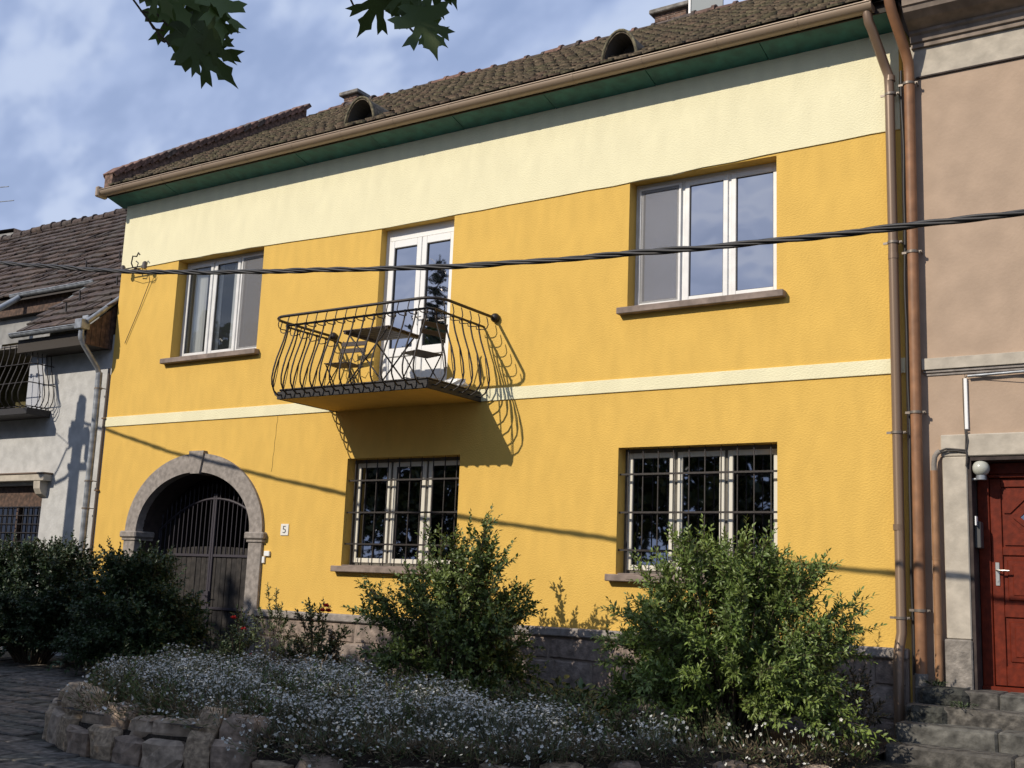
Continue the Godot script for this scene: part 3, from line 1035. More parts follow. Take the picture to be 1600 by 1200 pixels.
func make_roof(o: Node) -> void:
	rng.seed = 12
	var g := group_of("roof", o)
	var deck := MB.new()
	var sl := 0.65
	deck.quad(V(-0.1, 7.965, 0.42), V(13.02, 7.965, 0.42), V(13.02, 8.0 + sl * 4.85, -4.45), V(-0.1, 8.0 + sl * 4.85, -4.45), Vector3.UP)
	deck.quad(V(-0.1, 8.0, -9.4), V(13.02, 8.0, -9.4), V(13.02, 8.0 + sl * 4.85, -4.45), V(-0.1, 8.0 + sl * 4.85, -4.45), Vector3.UP)
	for x in [-0.1, 13.02]:
		deck.tri(V(x, 8.0, 0.4), V(x, 8.0, -9.4), V(x, 8.0 + sl * 4.85, -4.45), V(signf(x - 5), 0, 0))
	part("roof_deck", deck, M.dark_wood, g)
	var sky_keep := func(p: Vector3) -> bool:
		return not (absf(p.x - 5.29) < 0.26 and p.z < 0.05 and p.z > -0.38) and not (absf(p.x - 9.62) < 0.23 and p.z < 0.1 and p.z > -0.3)
	lay_tiles(g, 0.02, 13.0, 7.952, 0.462, sl, 21, 0.275, 0.19, 0.42, 0.024, M.tile, true, sky_keep, EYE)
	# ridge tiles, each with the raised collar that overlaps the next
	var rm := MB.new()
	var pts0 := []
	for k in 9:
		var a := PI * k / 8.0
		pts0.append(V(0, sin(a), cos(a)))
	for k in 8:
		for seg in [[0.0, 0.30, 0.115, 0.115], [0.30, 0.31, 0.115, 0.14], [0.31, 0.37, 0.14, 0.14], [0.37, 0.375, 0.14, 0.11]]:
			var p: Vector3 = pts0[k]
			var q: Vector3 = pts0[k + 1]
			var a = p * seg[2] + V(seg[0], 0, 0)
			var e = q * seg[2] + V(seg[0], 0, 0)
			var c = q * seg[3] + V(seg[1], 0, 0)
			var d = p * seg[3] + V(seg[1], 0, 0)
			rm.quad(a, e, c, d, p + q if seg[2] == seg[3] else V(signf(seg[3] - seg[2]) * -1.0, 0, 0) * 2 + p + q)
	var me := rm.mesh()
	var rd := group_of("ridge", o)
	for k in 35:
		var bs := Basis(V(0, 0, 1), rng.randf_range(-0.03, 0.03)).rotated(V(0, 1, 0), rng.randf_range(-0.03, 0.03))
		inst("ridge_tile", me, M.ridge[rng.randi() % 3 if rng.randf() < 0.7 else 1], rd, Transform3D(bs, V(0.05 + 0.37 * k, 11.12 + 0.02 * sin(k * 0.9) + rng.randf_range(-0.008, 0.008), -4.45)))
	# raised gable parapet on the left, capped with tiles that step down to the eaves
	var pr_ := MB.new()
	pr_.prism(PackedVector2Array([v2(0.42, 7.95), v2(0.42, 8.24), v2(-4.02, 8.24 + 4.44 * 0.655), v2(-4.02, 10.6)]), -0.14, 0.06, Transform3D(Basis(V(0, 0, 1), V(0, 1, 0), V(1, 0, 0)), V()))
	part("gable_parapet", pr_, M.brick, g)
	var cp := group_of("gable_coping", o)
	var al := atan(0.655)
	var ct := MB.new()
	ct.box(V(-0.15, -0.012, -0.01), V(0.15, 0.022, 0.26), 0.006)
	ct.box(V(-0.155, -0.06, -0.012), V(-0.13, -0.01, 0.26))
	ct.box(V(0.13, -0.06, -0.012), V(0.155, -0.01, 0.26))
	var cm := ct.mesh()
	for k in 26:
		var d := 0.205 * k
		var p := V(-0.04, 8.25 + sin(al) * d, 0.42 - cos(al) * d)
		var bs := Basis(V(1, 0, 0), V(0, cos(al), sin(al)), V(0, sin(al), -cos(al)) * 1.0)
		bs = Basis(V(-1, 0, 0), V(0, cos(al), sin(al)), V(0, sin(al), -cos(al))) * Basis(V(1, 0, 0), -0.17 + rng.randf_range(-0.02, 0.02))
		inst("coping_tile", cm, M.ridge[[0, 2, 0, 1][rng.randi() % 4]], cp, Transform3D(bs, p))
	# round-headed roof vents
	for w in [[5.29, 8.24, 0.12, 0.28, 0.38], [9.62, 8.20, 0.16, 0.25, 0.38]]:
		var vt := group_of("roof_vent", o)
		var c := MB.new()
		var d := MB.new()
		var nn := 14
		var fr := MB.new()
		var arcp := []
		for k in nn + 1:
			var a := PI * k / nn
			arcp.append(V(w[0] + cos(a) * w[3], w[1] - 0.06 + sin(a) * w[4] * 1.15, w[2]))
		for k in nn:
			var p: Vector3 = arcp[k]
			var q: Vector3 = arcp[k + 1]
			var ctr := V(w[0], w[1], w[2])
			var hint := (p + q) / 2 - ctr
			c.quad(p, q, q + V(0, 0, -0.9), p + V(0, 0, -0.9), hint)
			var pi_: Vector3 = ctr + (p - ctr) * 0.9
			var qi: Vector3 = ctr + (q - ctr) * 0.9
			c.quad(p, q, qi, pi_, Vector3.BACK)
			c.quad(pi_, qi, qi + V(0, 0, -0.9), pi_ + V(0, 0, -0.9), -hint)
			d.tri(pi_ + V(0, 0, -0.34), qi + V(0, 0, -0.34), ctr + V(0, -0.1, -0.34), Vector3.BACK)
			d.quad(pi_ + V(0, 0, -0.02) - hint * 0.01, qi + V(0, 0, -0.02) - hint * 0.01, qi + V(0, 0, -0.33) - hint * 0.01, pi_ + V(0, 0, -0.33) - hint * 0.01, -hint)
		part("vent_hood", c, M.tile[1], vt)
		part("vent_back", d, M.gasket, vt)
		fr.tube(arcp, 0.02, 6)
		part("vent_rim", fr, M.tile[3], vt)
	# chimneys and the metal hatch by the ridge
	for w in [[0.38, 0.74, 11.0, 11.60, 0.26], [7.62, 8.22, 11.0, 11.58, 0.5]]:
		var cg := group_of("chimney", o)
		var c := MB.new()
		var n := 0
		var y: float = w[2]
		var zb := -4.75
		c.box(V(w[0] + 0.01, 10.4, zb - w[4] + 0.01), V(w[1] - 0.01, w[3], zb - 0.01))
		part("core", c, M.mortar, cg)
		while y < w[3] - 0.05:
			var x: float = w[0] - (0.12 if n % 2 else 0.0)
			while x < w[1]:
				var q := MB.new()
				q.box(V(maxf(x, w[0]), y, zb - w[4]), V(minf(x + 0.24, w[1]), y + 0.062, zb), 0.006)
				part("brick", q, M.brick, cg)
				x += 0.25
			y += 0.073
			n += 1
		var k := MB.new()
		k.box(V(w[0] - 0.08, w[3], zb - w[4] - 0.08), V(w[1] + 0.08, w[3] + 0.085, zb + 0.08), 0.015)
		part("chimney_cap", k, M.concrete, cg)
	var hg := group_of("roof_hatch", o)
	var hb := MB.new()
	hb.box(V(8.42, 10.9, -4.55), V(9.0, 11.75, -4.52), 0.004)
	part("hatch_sheet", hb, M.sheet, hg)
	var he := MB.new()
	he.box(V(8.38, 10.9, -4.56), V(8.42, 11.76, -4.50), 0.004)
	part("hatch_edge", he, M.pvc, hg)

# ---------------------------------------------------------------- the tan house on the right
func make_tan_house() -> void:
	var o := thing("tan_house", "tan rendered house with heavy brown cornice and red panelled door", "house", V(16.5, 0.2, -4.0))
	var hole := Rect2(13.605, 0.78, 1.26, 2.28)
	var b := MB.new()
	wall_cells(b, 13.022, 21.0, 0.1, 7.19, 0.005, [hole])
	b.quad(V(21, 0.1, 0), V(21, 8, 0), V(21, 8, -9), V(21, 0.1, -9), Vector3.RIGHT)
	b.quad(V(13.03, 0.1, -9), V(21, 0.1, -9), V(21, 8, -9), V(13.03, 8, -9), Vector3.FORWARD)
	b.quad(V(13.024, 7.9, 0), V(13.024, 9.2, 0), V(13.024, 9.2, -9), V(13.024, 7.9, -9), Vector3.LEFT)
	part("wall", b, M.tan, o)
	var f := MB.new()
	f.box(V(13.1, 7.19, -0.1), V(21, 7.56, 0.012))
	part("frieze", f, M.beige, o)
	var l := MB.new()
	l.box(V(13.2, 7.175, -0.05), V(21, 7.197, 0.03), 0.004)
	part("string_moulding", l, M.reveal_brown, o)
	var c := MB.new()
	var pr_ := PackedVector2Array([v2(-0.2, 7.52), v2(0.05, 7.52), v2(0.05, 7.565), v2(0.075, 7.575), v2(0.09, 7.64), v2(0.12, 7.66), v2(0.12, 7.69), v2(0.16, 7.71), v2(0.27, 7.745), v2(0.36, 7.80), v2(0.38, 7.85), v2(0.40, 7.86), v2(0.40, 7.93), v2(0.43, 7.95), v2(0.47, 8.03), v2(0.48, 8.10), v2(-0.2, 8.12)])
	c.prism(pr_, 13.16, 21.0, Transform3D(Basis(V(0, 0, 1), V(0, 1, 0), V(1, 0, 0)), V()))
	part("cornice", c, M.cornice, o)
	make_gutter(o, 13.0, 20.9, 0.55, 8.16, 0.075, M.pipe_tan, 0.9)
	var rf := MB.new()
	rf.quad(V(13.03, 8.14, 0.5), V(21, 8.14, 0.5), V(21, 11.2, -4.4), V(13.03, 11.2, -4.4), Vector3.UP)
	rf.quad(V(13.03, 8.14, -9.3), V(21, 8.14, -9.3), V(21, 11.2, -4.4), V(13.03, 11.2, -4.4), Vector3.UP)
	rf.tri(V(13.03, 8.14, 0.5), V(13.03, 8.14, -9.3), V(13.03, 11.2, -4.4), Vector3.LEFT)
	part("roof", rf, M.wtile[0], o)
	var s := MB.new()
	s.box(V(13.19, 3.965, -0.05), V(21, 4.085, 0.05), 0.004)
	part("storey_band", s, M.beige, o)
	var s2 := MB.new()
	s2.box(V(13.2, 3.935, -0.05), V(21, 3.962, 0.03), 0.003)
	s2.box(V(13.22, 3.905, -0.05), V(21, 3.925, 0.018), 0.003)
	part("storey_moulding", s2, M.stone_trim, o)
	# door surround
	var p := MB.new()
	p.box(V(13.37, 1.27, -0.28), V(13.605, 3.06, 0.05), 0.01)
	p.box(V(13.36, 3.062, -0.28), V(15.11, 3.285, 0.052), 0.01)
	p.box(V(14.865, 1.27, -0.28), V(15.10, 3.06, 0.05), 0.01)
	part("door_surround", p, M.beige, o)
	var pb := MB.new()
	pb.box(V(13.345, 0.70, -0.28), V(13.607, 1.268, 0.062), 0.012)
	pb.box(V(14.863, 0.70, -0.28), V(15.125, 1.268, 0.062), 0.012)
	part("surround_base", pb, M.base_stone, o)
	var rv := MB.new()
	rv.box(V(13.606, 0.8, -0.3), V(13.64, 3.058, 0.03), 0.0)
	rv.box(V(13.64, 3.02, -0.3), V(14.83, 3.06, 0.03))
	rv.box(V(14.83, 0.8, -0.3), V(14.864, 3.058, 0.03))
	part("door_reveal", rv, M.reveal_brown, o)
	var d := group_of("front_door", o)
	var fr := MB.new()
	fr.box(V(13.642, 0.82, -0.27), V(13.755, 3.018, -0.2), 0.008)
	fr.box(V(13.757, 2.90, -0.27), V(14.722, 3.018, -0.2), 0.008)
	fr.box(V(14.724, 0.82, -0.27), V(14.828, 3.018, -0.2), 0.008)
	fr.box(V(13.757, 2.865, -0.262), V(14.722, 2.898, -0.175), 0.006)
	part("door_frame", fr, M.red_door, d)
	var lf := MB.new()
	lf.box(V(13.76, 0.845, -0.262), V(14.72, 2.86, -0.235))
	lf.box(V(13.76, 0.845, -0.235), V(13.862, 2.86, -0.215), 0.004)
	lf.box(V(14.62, 0.845, -0.235), V(14.72, 2.86, -0.215), 0.004)
	for q in [[0.845, 1.03], [1.50, 1.62], [2.10, 2.18], [2.775, 2.86]]:
		lf.box(V(13.863, q[0], -0.235), V(14.619, q[1], -0.2155), 0.004)
	part("door_leaf", lf, M.red_door, d)
	for q in [[1.07, 1.46], [1.66, 2.06]]:
		var pn := MB.new()
		pn.box(V(13.90, q[0], -0.24), V(14.58, q[1], -0.222), 0.016)
		pn.box(V(13.95, q[0] + 0.05, -0.225), V(14.53, q[1] - 0.05, -0.214), 0.01)
		part("door_panel", pn, M.red_door, d)
	# upper field: diamond light with four corner panels
	var cx := 14.24
	var cy := 2.475
	var dia := func(r: float, ry: float) -> PackedVector2Array:
		return PackedVector2Array([v2(cx - r, cy), v2(cx, cy - ry), v2(cx + r, cy), v2(cx, cy + ry)])
	for s4 in [[-1, 1], [1, 1], [-1, -1], [1, -1]]:
		var pn := MB.new()
		var ex: float = cx + s4[0] * 0.355
		var ey: float = cy + s4[1] * 0.275
		pn.prism(PackedVector2Array([v2(ex, ey), v2(ex, cy + s4[1] * 0.04), v2(ex - s4[0] * 0.06, cy + s4[1] * 0.04), v2(cx + s4[0] * 0.09, ey - s4[1] * 0.03), v2(cx + s4[0] * 0.09, ey)]), -0.24, -0.219)
		part("door_panel", pn, M.red_door, d)
	for k in 4:
		var a: PackedVector2Array = dia.call(0.275, 0.245)
		var e: PackedVector2Array = dia.call(0.205, 0.18)
		var m := MB.new()
		var n := (k + 1) % 4
		m.prism(PackedVector2Array([a[k], a[n], e[n], e[k]]), -0.24, -0.205)
		part("diamond_moulding", m, M.red_door, d)
	var dg := MB.new()
	dg.prism(dia.call(0.21, 0.185), -0.234, -0.226)
	part("pane", dg, M.glass_low, d)
	var h := MB.new()
	h.box(V(13.79, 1.80, -0.216), V(13.83, 2.03, -0.205), 0.004)
	h.tube([V(13.81, 1.95, -0.206), V(13.81, 1.95, -0.165), V(13.83, 1.95, -0.155), V(13.93, 1.948, -0.155)], 0.0095, 8)
	h.tube([V(13.81, 1.85, -0.206), V(13.81, 1.85, -0.198)], 0.012, 10)
	part("handle", h, M.steel, d)
	var th := MB.new()
	th.box(V(13.642, 0.78, -0.3), V(14.828, 0.835, -0.16), 0.006)
	part("threshold", th, M.red_door, d)
	var back := MB.new()
	back.quad(V(13.6, 0.78, -0.3), V(15.2, 0.78, -0.3), V(15.2, 3.1, -0.3), V(13.6, 3.1, -0.3), Vector3.BACK)
	part("door_backing", back, M.gasket, o)
	# tan rain pipe with its clamps
	var dp := group_of("downpipe", o)
	var t := MB.new()
	t.tube([V(13.05, 8.2, 0.53), V(13.05, 7.98, 0.5), V(13.055, 7.88, 0.47), V(13.07, 7.78, 0.42), V(13.13, 7.46, 0.2), V(13.145, 7.34, 0.12), V(13.145, 7.2, 0.10), V(13.14, 4.0, 0.10), V(13.135, 0.86, 0.10)], 0.055, 16)
	part("pipe", t, M.pipe_tan, dp)
	for y in [7.1, 5.22, 3.52, 1.53]:
		clamp_ring(dp, V(13.14, y, 0.1), 0.058, M.steel)
	var sk := MB.new()
	sk.tube([V(13.135, 0.92, 0.1), V(13.135, 0.62, 0.1)], 0.065, 14)
	part("pipe_shoe", sk, M.concrete, dp)
	# thin service pipe that ends in an elbow with a cable
	var sp := group_of("service_pipe", o)
	var q := MB.new()
	q.tube([V(13.30, 0.86, 0.09), V(13.30, 2.92, 0.09)], 0.037, 12)
	part("pipe", q, M.pipe_small, sp)
	var el := MB.new()
	el.tube([V(13.30, 2.915, 0.09), V(13.30, 2.99, 0.09), V(13.31, 3.06, 0.09), V(13.335, 3.10, 0.088), V(13.36, 3.115, 0.086)], 0.027, 10)
	part("elbow", el, M.base_stone, sp)
	for y in [2.05, 1.33]:
		var jr := MB.new()
		jr.tube([V(13.30, y - 0.02, 0.09), V(13.30, y + 0.02, 0.09)], 0.040, 12)
		part("joint_ring", jr, M.pipe_small, sp)
	var ca := MB.new()
	ca.tube([V(13.35, 3.113, 0.086), V(13.42, 3.14, 0.075), V(13.52, 3.13, 0.068), V(13.60, 3.12, 0.066)], 0.011, 6)
	ca.tube([V(13.35, 3.10, 0.088), V(13.43, 3.118, 0.078), V(13.52, 3.115, 0.07), V(13.605, 3.10, 0.066)], 0.008, 6)
	ca.tube([V(13.60, 3.33, 0.04), V(13.608, 3.25, 0.062), V(13.604, 3.12, 0.066), V(13.612, 3.05, 0.06), V(13.60, 2.96, 0.06)], 0.009, 6)
	ca.tube([V(13.615, 3.33, 0.04), V(13.625, 3.22, 0.062), V(13.606, 3.12, 0.068)], 0.006, 6)
	part("cable", ca, M.wire, sp)
	# white trunking with loose wires
	var tk := group_of("cable_trunking", o)
	var w := MB.new()
	w.box(V(13.595, 3.335, 0.005), V(13.628, 3.855, 0.035), 0.004)
	part("upright", w, M.white_plastic, tk)
	var w2 := MB.new()
	w2.tube([V(13.64, 3.872, 0.05), V(14.6, 3.895, 0.05), V(17, 3.93, 0.05)], 0.014, 8)
	part("conduit", w2, M.zinc, tk)
	var w3 := MB.new()
	w3.tube([V(13.61, 3.86, 0.03), V(13.63, 3.875, 0.04), V(13.9, 3.85, 0.06), V(14.2, 3.815, 0.07), V(14.6, 3.77, 0.07), V(16, 3.75, 0.05)], 0.004, 5)
	w3.tube([V(13.61, 3.86, 0.03), V(13.605, 3.9, 0.03), V(13.7, 3.90, 0.05), V(14.3, 3.86, 0.07), V(15, 3.82, 0.06)], 0.003, 5)
	w3.tube([V(13.585, 3.86, 0.02), V(13.583, 3.6, 0.02), V(13.588, 3.35, 0.02), V(13.60, 3.29, 0.06)], 0.004, 5)
	part("wire", w3, M.wire, tk)
	# globe lamp in the doorway
	var lp := thing("globe_lamp", "white glass globe lamp on a bracket beside the red door", "lamp", V(13.64, 2.86, -0.1))
	var gb := MB.new()
	gb.ball(V(13.725, 2.945, -0.02), 0.082, 24)
	part("globe", gb, M.globe, lp)
	var gf := MB.new()
	gf.tube([V(13.725, 2.83, -0.02), V(13.725, 2.868, -0.02), V(13.725, 2.885, -0.02)], [0.052, 0.05, 0.035], 14)
	gf.tube([V(13.60, 2.835, -0.02), V(13.725, 2.84, -0.02)], 0.014, 8)
	part("bracket", gf, M.zinc, lp)
	var mb := thing("letter_box", "dark letter box with a white paper sticking out, left of the red door", "letter box", V(13.65, 2.2, -0.1))
	var ml := MB.new()
	ml.box(V(13.642, 2.16, -0.17), V(13.70, 2.42, -0.03), 0.006)
	part("box", ml, M.gasket, mb)
	var pp := MB.new()
	pp.box(V(13.66, 2.38, -0.06), V(13.672, 2.47, 0.018), 0.0, Transform3D())
	part("paper", pp, M.white_plastic, mb)

func make_steps() -> void:
	var o := thing("stone_steps", "worn grey stone steps leading up to the red door", "steps", V(14.5, 0.15, 0.7))
	rng.seed = 31
	var hs := [0.8, 0.655, 0.505, 0.35, 0.2]
	for k in 4:
		var x := 13.12 - 0.02 * k
		var z1 := 0.34 + 0.29 * k
		var z0 := -0.3 if k == 0 else z1 - 0.34
		while x < 18.0:
			var w := rng.randf_range(0.65, 1.15)
			var b := MB.new()
			b.box(V(x, hs[k] - 0.2, z0), V(x + w - 0.006, hs[k] + rng.randf_range(-0.006, 0.006), z1 + rng.randf_range(-0.012, 0.012)), rng.randf_range(0.012, 0.028), Transform3D(Basis(), V()))
			# wear: chip the nosing
			for i in b.v.size():
				var p := b.v[i]
				b.v[i] = p + V(0, 0.008 * sin(p.x * 13.0 + k), 0.012 * sin(p.x * 9.0 + p.y * 17.0))
			part("step_stone", b, M.step[rng.randi() % 3], o)
			x += w
	# rough mossy cheek block at the left end
	for q in [[13.17, 13.62, 0.62, 0.815, -0.02, 0.40], [13.12, 13.5, 0.46, 0.66, 0.2, 0.66]]:
		var b := MB.new()
		b.box(V(q[0], q[2], q[4]), V(q[1], q[3], q[5]), 0.05)
		part("cheek_block", b, M.cheek, o)

# ---------------------------------------------------------------- the white house on the left
func make_white_house() -> void:
	var o := thing("white_house", "lower whitewashed house with brown tiled roof, barred balcony and zinc gutters", "house", V(-5, 0.2, -3.0))
	var win := Rect2(-4.2, 0.9, 2.6, 2.12)
	var log := Rect2(-4.5, 4.35, 2.55, 1.3)
	var z := -0.05
	var b := MB.new()
	wall_cells(b, -12.0, -0.04, 0.1, 5.55, z, [win, log])
	reveal(b, win, z, 0.2)
	b.quad(V(-0.035, 0.1, z), V(-0.035, 5.55, z), V(-0.035, 5.55, -7.5), V(-0.035, 0.1, -7.5), Vector3.RIGHT)
	b.quad(V(-12, 0.1, z), V(-12, 5.55, z), V(-12, 5.55, -7.5), V(-12, 0.1, -7.5), Vector3.LEFT)
	part("wall", b, M.grey_render, o)
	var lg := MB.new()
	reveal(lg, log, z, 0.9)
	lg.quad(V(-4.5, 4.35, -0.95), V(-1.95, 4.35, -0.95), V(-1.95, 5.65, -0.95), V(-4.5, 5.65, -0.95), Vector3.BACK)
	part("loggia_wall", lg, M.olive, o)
	var sp := MB.new()
	sp.box(V(-2.72, 4.4, -0.3), V(-2.16, 5.42, -0.26), 0.008)
	part("loggia_panel", sp, M.loggia_panel, o)
	# roof: the tiled slope, full depth by the yellow house, stopping short above the roof terrace
	var g := group_of("roof", o)
	rng.seed = 17
	var sl := 0.907
	var dk := MB.new()
	var yy := func(zz: float) -> float: return 5.58 + sl * (0.5 - zz)
	dk.quad(V(-1.98, yy.call(0.48), 0.48), V(-0.13, yy.call(0.48), 0.48), V(-0.13, yy.call(-4.0), -4.0), V(-1.98, yy.call(-4.0), -4.0), Vector3.UP)
	dk.quad(V(-13, yy.call(-0.8), -0.8), V(-1.98, yy.call(-0.8), -0.8), V(-1.98, yy.call(-4), -4), V(-13, yy.call(-4), -4), Vector3.UP)
	dk.quad(V(-13, yy.call(-4), -4), V(-0.05, yy.call(-4), -4), V(-0.05, 5.5, -8), V(-13, 5.5, -8), Vector3.UP)
	part("roof_deck", dk, M.dark_wood, g)
	var keep := func(p: Vector3) -> bool:
		if p.x < -1.98:
			return p.z < -0.78
		return p.x < -0.12
	lay_tiles(g, -13.0, -0.06, 5.58, 0.5, sl, 23, 0.27, 0.225, 0.40, 0.03, M.wtile, false, keep, EYE)
	var rd := group_of("ridge", o)
	var rb := MB.new()
	rb.tube([V(0, 0, 0), V(0.36, 0, 0), V(0.37, 0, 0), V(0.40, 0, 0)], [0.10, 0.10, 0.125, 0.125], 12)
	var rm := rb.mesh()
	for k in 32:
		inst("ridge_tile", rm, M.wtile[rng.randi() % 4], rd, Transform3D(Basis(V(0, 0, 1), rng.randf_range(-0.03, 0.03)), V(-12.9 + 0.4 * k, 9.74 + 0.03 * sin(k * 0.7), -4.0)))
	# verge of the lower slope, gutters
	var vg := MB.new()
	vg.tube([V(-2.0, yy.call(0.5) + 0.05, 0.5), V(-2.0, yy.call(-0.9) + 0.05, -0.9)], 0.025, 6)
	part("verge", vg, M.sheet, g)
	make_gutter(o, -2.15, -0.27, 0.52, 5.61, 0.065, M.zinc, 0.55)
	make_gutter(o, -4.5, -1.9, -0.86, 6.90, 0.06, M.zinc, 0.85)
	var hp := MB.new()
	hp.box(V(-0.28, 5.53, 0.43), V(-0.10, 5.70, 0.61), 0.01)
	part("hopper", hp, M.zinc, o)
	var hp2 := MB.new()
	hp2.box(V(-0.34, 5.66, 0.40), V(-0.19, 5.80, 0.43), 0.004)
	part("hopper_flap", hp2, M.zinc, o)
	# slanting gutter over the boarded corner
	var sg := MB.new()
	sg.tube([V(-0.10, 5.66, 0.5), V(-0.10, 6.70, -0.65)], 0.045, 10)
	part("slanting_gutter", sg, M.zinc, o)
	var bg := group_of("boarding", o)
	for k in 8:
		var za := 0.47 - 0.09 * k
		var zb := za - 0.084
		var q := MB.new()
		q.prism(PackedVector2Array([v2(za, 5.29), v2(zb, 5.29), v2(zb, yy.call(zb) - 0.03), v2(za, yy.call(za) - 0.03)]), -0.14, -0.118 + 0.003 * (k % 2), Transform3D(Basis(V(0, 0, 1), V(0, 1, 0), V(1, 0, 0)), V()))
		part("board", q, M.board, bg)
	var ef := MB.new()
	ef.box(V(-2.1, 5.30, -0.05), V(-0.145, 5.53, 0.42))
	part("eaves_soffit", ef, M.dark_wood, o)
	for h in [[-2.9, -1.35], [-2.1, -1.5], [-1.35, -0.2], [-0.75, -0.5], [-1.2, 0.15]]:
		var q := MB.new()
		q.tube([V(h[0], yy.call(h[1]) + 0.03, h[1]), V(h[0], yy.call(h[1]) + 0.28, h[1] + 0.02)], 0.016, 5)
		part("snow_hook", q, M.iron, g)
	# wall and boarding of the roof terrace
	var tw := MB.new()
	tw.box(V(-12.0, 5.55, -1.25), V(-2.0, 6.5, -1.1))
	part("terrace_wall", tw, M.loggia_wall, o)
	var tf := MB.new()
	tf.box(V(-12, 6.52, -1.0), V(-2.0, 6.86, -0.95))
	part("terrace_fascia", tf, M.board, o)
	var tl := MB.new()
	tl.box(V(-12.0, 5.5, -1.1), V(-2.0, 5.56, 0.1))
	part("terrace_floor", tl, M.concrete, o)
	var ts := MB.new()
	ts.box(V(-2.03, 5.56, -1.1), V(-1.98, 6.1, -0.1))
	part("terrace_cheek", ts, M.loggia_wall, o)
	var tv := MB.new()
	tv.tube([V(-4.2, 6.83, -0.83), V(-4.6, 6.0, 0.1)], 0.06, 8)
	part("terrace_verge", tv, M.zinc, o)
	# downpipe: elbow, slanting run, then straight down beside the yellow house
	var dp := group_of("downpipe", o)
	var t := MB.new()
	t.tube([V(-0.19, 5.55, 0.52), V(-0.19, 5.42, 0.52), V(-0.188, 5.36, 0.50)], 0.05, 12)
	part("elbow", t, M.zinc, dp)
	var t2 := MB.new()
	t2.tube([V(-0.188, 5.37, 0.505), V(-0.18, 5.28, 0.46), V(-0.16, 4.95, 0.17), V(-0.155, 4.84, 0.12)], 0.045, 12)
	part("slanting_run", t2, M.zinc, dp)
	var t3 := MB.new()
	t3.tube([V(-0.155, 4.87, 0.12), V(-0.155, 4.0, 0.11), V(-0.15, 0.25, 0.11)], 0.055, 14)
	part("pipe", t3, M.zinc, dp)
	for y in [4.6, 3.05, 2.6]:
		clamp_ring(dp, V(-0.153, y, 0.11), 0.057, M.steel)
	var t4 := MB.new()
	t4.tube([V(-0.035, 4.95, 0.02), V(-0.035, 3.0, 0.02), V(-0.035, 0.2, 0.02)], 0.024, 8)
	part("conduit", t4, M.porcelain, dp)
	for y in [4.1, 2.9, 1.9]:
		var cb := MB.new()
		cb.box(V(-0.075, y - 0.012, -0.04), V(0.012, y + 0.012, 0.05), 0.004)
		part("conduit_clip", cb, M.pipe_brown, dp)
	# bulging balcony cage
	var r := group_of("balcony_cage", o)
	var s := MB.new()
	s.tube([V(0.0, 0, 0), V(0.12, 0.02, 0), V(0.19, 0.12, 0), V(0.2, 0.24, 0), V(0.14, 0.45, 0), V(0.05, 0.72, 0), V(0.0, 0.98, 0), V(0.0, 1.14, 0)], 0.009, 6)
	var me := s.mesh()
	for i in 16:
		inst("bar", me, M.iron, r, Transform3D(Basis(V(0, 0, 1), V(0, 1, 0), V(-1, 0, 0)), V(-4.4 + 0.175 * i, 4.34, 0.32)))
	for i in 4:
		inst("bar", me, M.iron, r, Transform3D(Basis(), V(-1.72, 4.34, 0.0 + 0.09 * i)))
	for y in [[4.36, 0.0], [4.75, 0.14], [5.1, 0.05], [5.46, 0.0]]:
		var t5 := MB.new()
		t5.tube(rail_path(-4.45 - y[1], -1.71 + y[1], 0.33 + y[1], y[0], 0.05, -0.04), 0.009, 6)
		part("rail", t5, M.iron, r)
	var bs := MB.new()
	bs.box(V(-4.5, 4.2, -0.05), V(-1.62, 4.32, 0.42), 0.008)
	part("balcony_slab", bs, M.slab_edge, o)
	var aw := group_of("awning_fringe", o)
	for i in 10:
		var q := MB.new()
		var x := -4.3 + 0.17 * i
		q.box(V(x, 5.44, 0.335), V(x + 0.07, 5.52, 0.35), 0.01)
		part("flap", q, M.awning, aw)
	# barred window with stone hood
	var wg := group_of("window", o)
	var wp := MB.new()
	wp.box(V(-4.2, 0.9, z - 0.19), V(-1.6, 3.02, z - 0.18))
	part("pane", wp, M.glass_dark, wg)
	var wf := MB.new()
	ring(wf, -4.2, -1.6, 0.9, 3.02, z - 0.2, z - 0.12, 0.07)
	for x in [-3.35, -2.45]:
		wf.box(V(x - 0.04, 0.96, z - 0.198), V(x + 0.04, 2.96, z - 0.125), 0.005)
	part("frame", wf, M.board, wg)
	var wl := MB.new()
	wl.box(V(-4.2, 2.66, z - 0.12), V(-1.6, 3.0, z - 0.09))
	part("roller_box", wl, M.board, wg)
	for i in 17:
		var q := MB.new()
		var x := -4.1 + 0.15 * i
		q.box(V(x - 0.007, 0.92, z - 0.05), V(x + 0.007, 2.66, z - 0.035))
		part("bar", q, M.iron, wg)
	for i in 12:
		var q := MB.new()
		var y := 1.0 + 0.15 * i
		q.box(V(-4.19, y - 0.007, z - 0.034), V(-1.61, y + 0.007, z - 0.02))
		part("cross_bar", q, M.iron, wg)
	var hd := MB.new()
	hd.box(V(-4.5, 3.08, z - 0.02), V(-1.38, 3.20, 0.12), 0.01)
	part("window_hood", hd, M.beige, o)
	var hr := MB.new()
	hr.box(V(-4.5, 3.201, z - 0.02), V(-1.36, 3.225, 0.14), 0.004)
	part("hood_flashing", hr, M.pipe_brown, o)
	var br := MB.new()
	br.prism(PackedVector2Array([v2(-0.06, 3.078), v2(0.11, 3.078), v2(0.10, 2.95), v2(0.05, 2.86), v2(-0.06, 2.80)]), -1.66, -1.48, Transform3D(Basis(V(0, 0, 1), V(0, 1, 0), V(1, 0, 0)), V()))
	part("hood_bracket", br, M.beige, o)

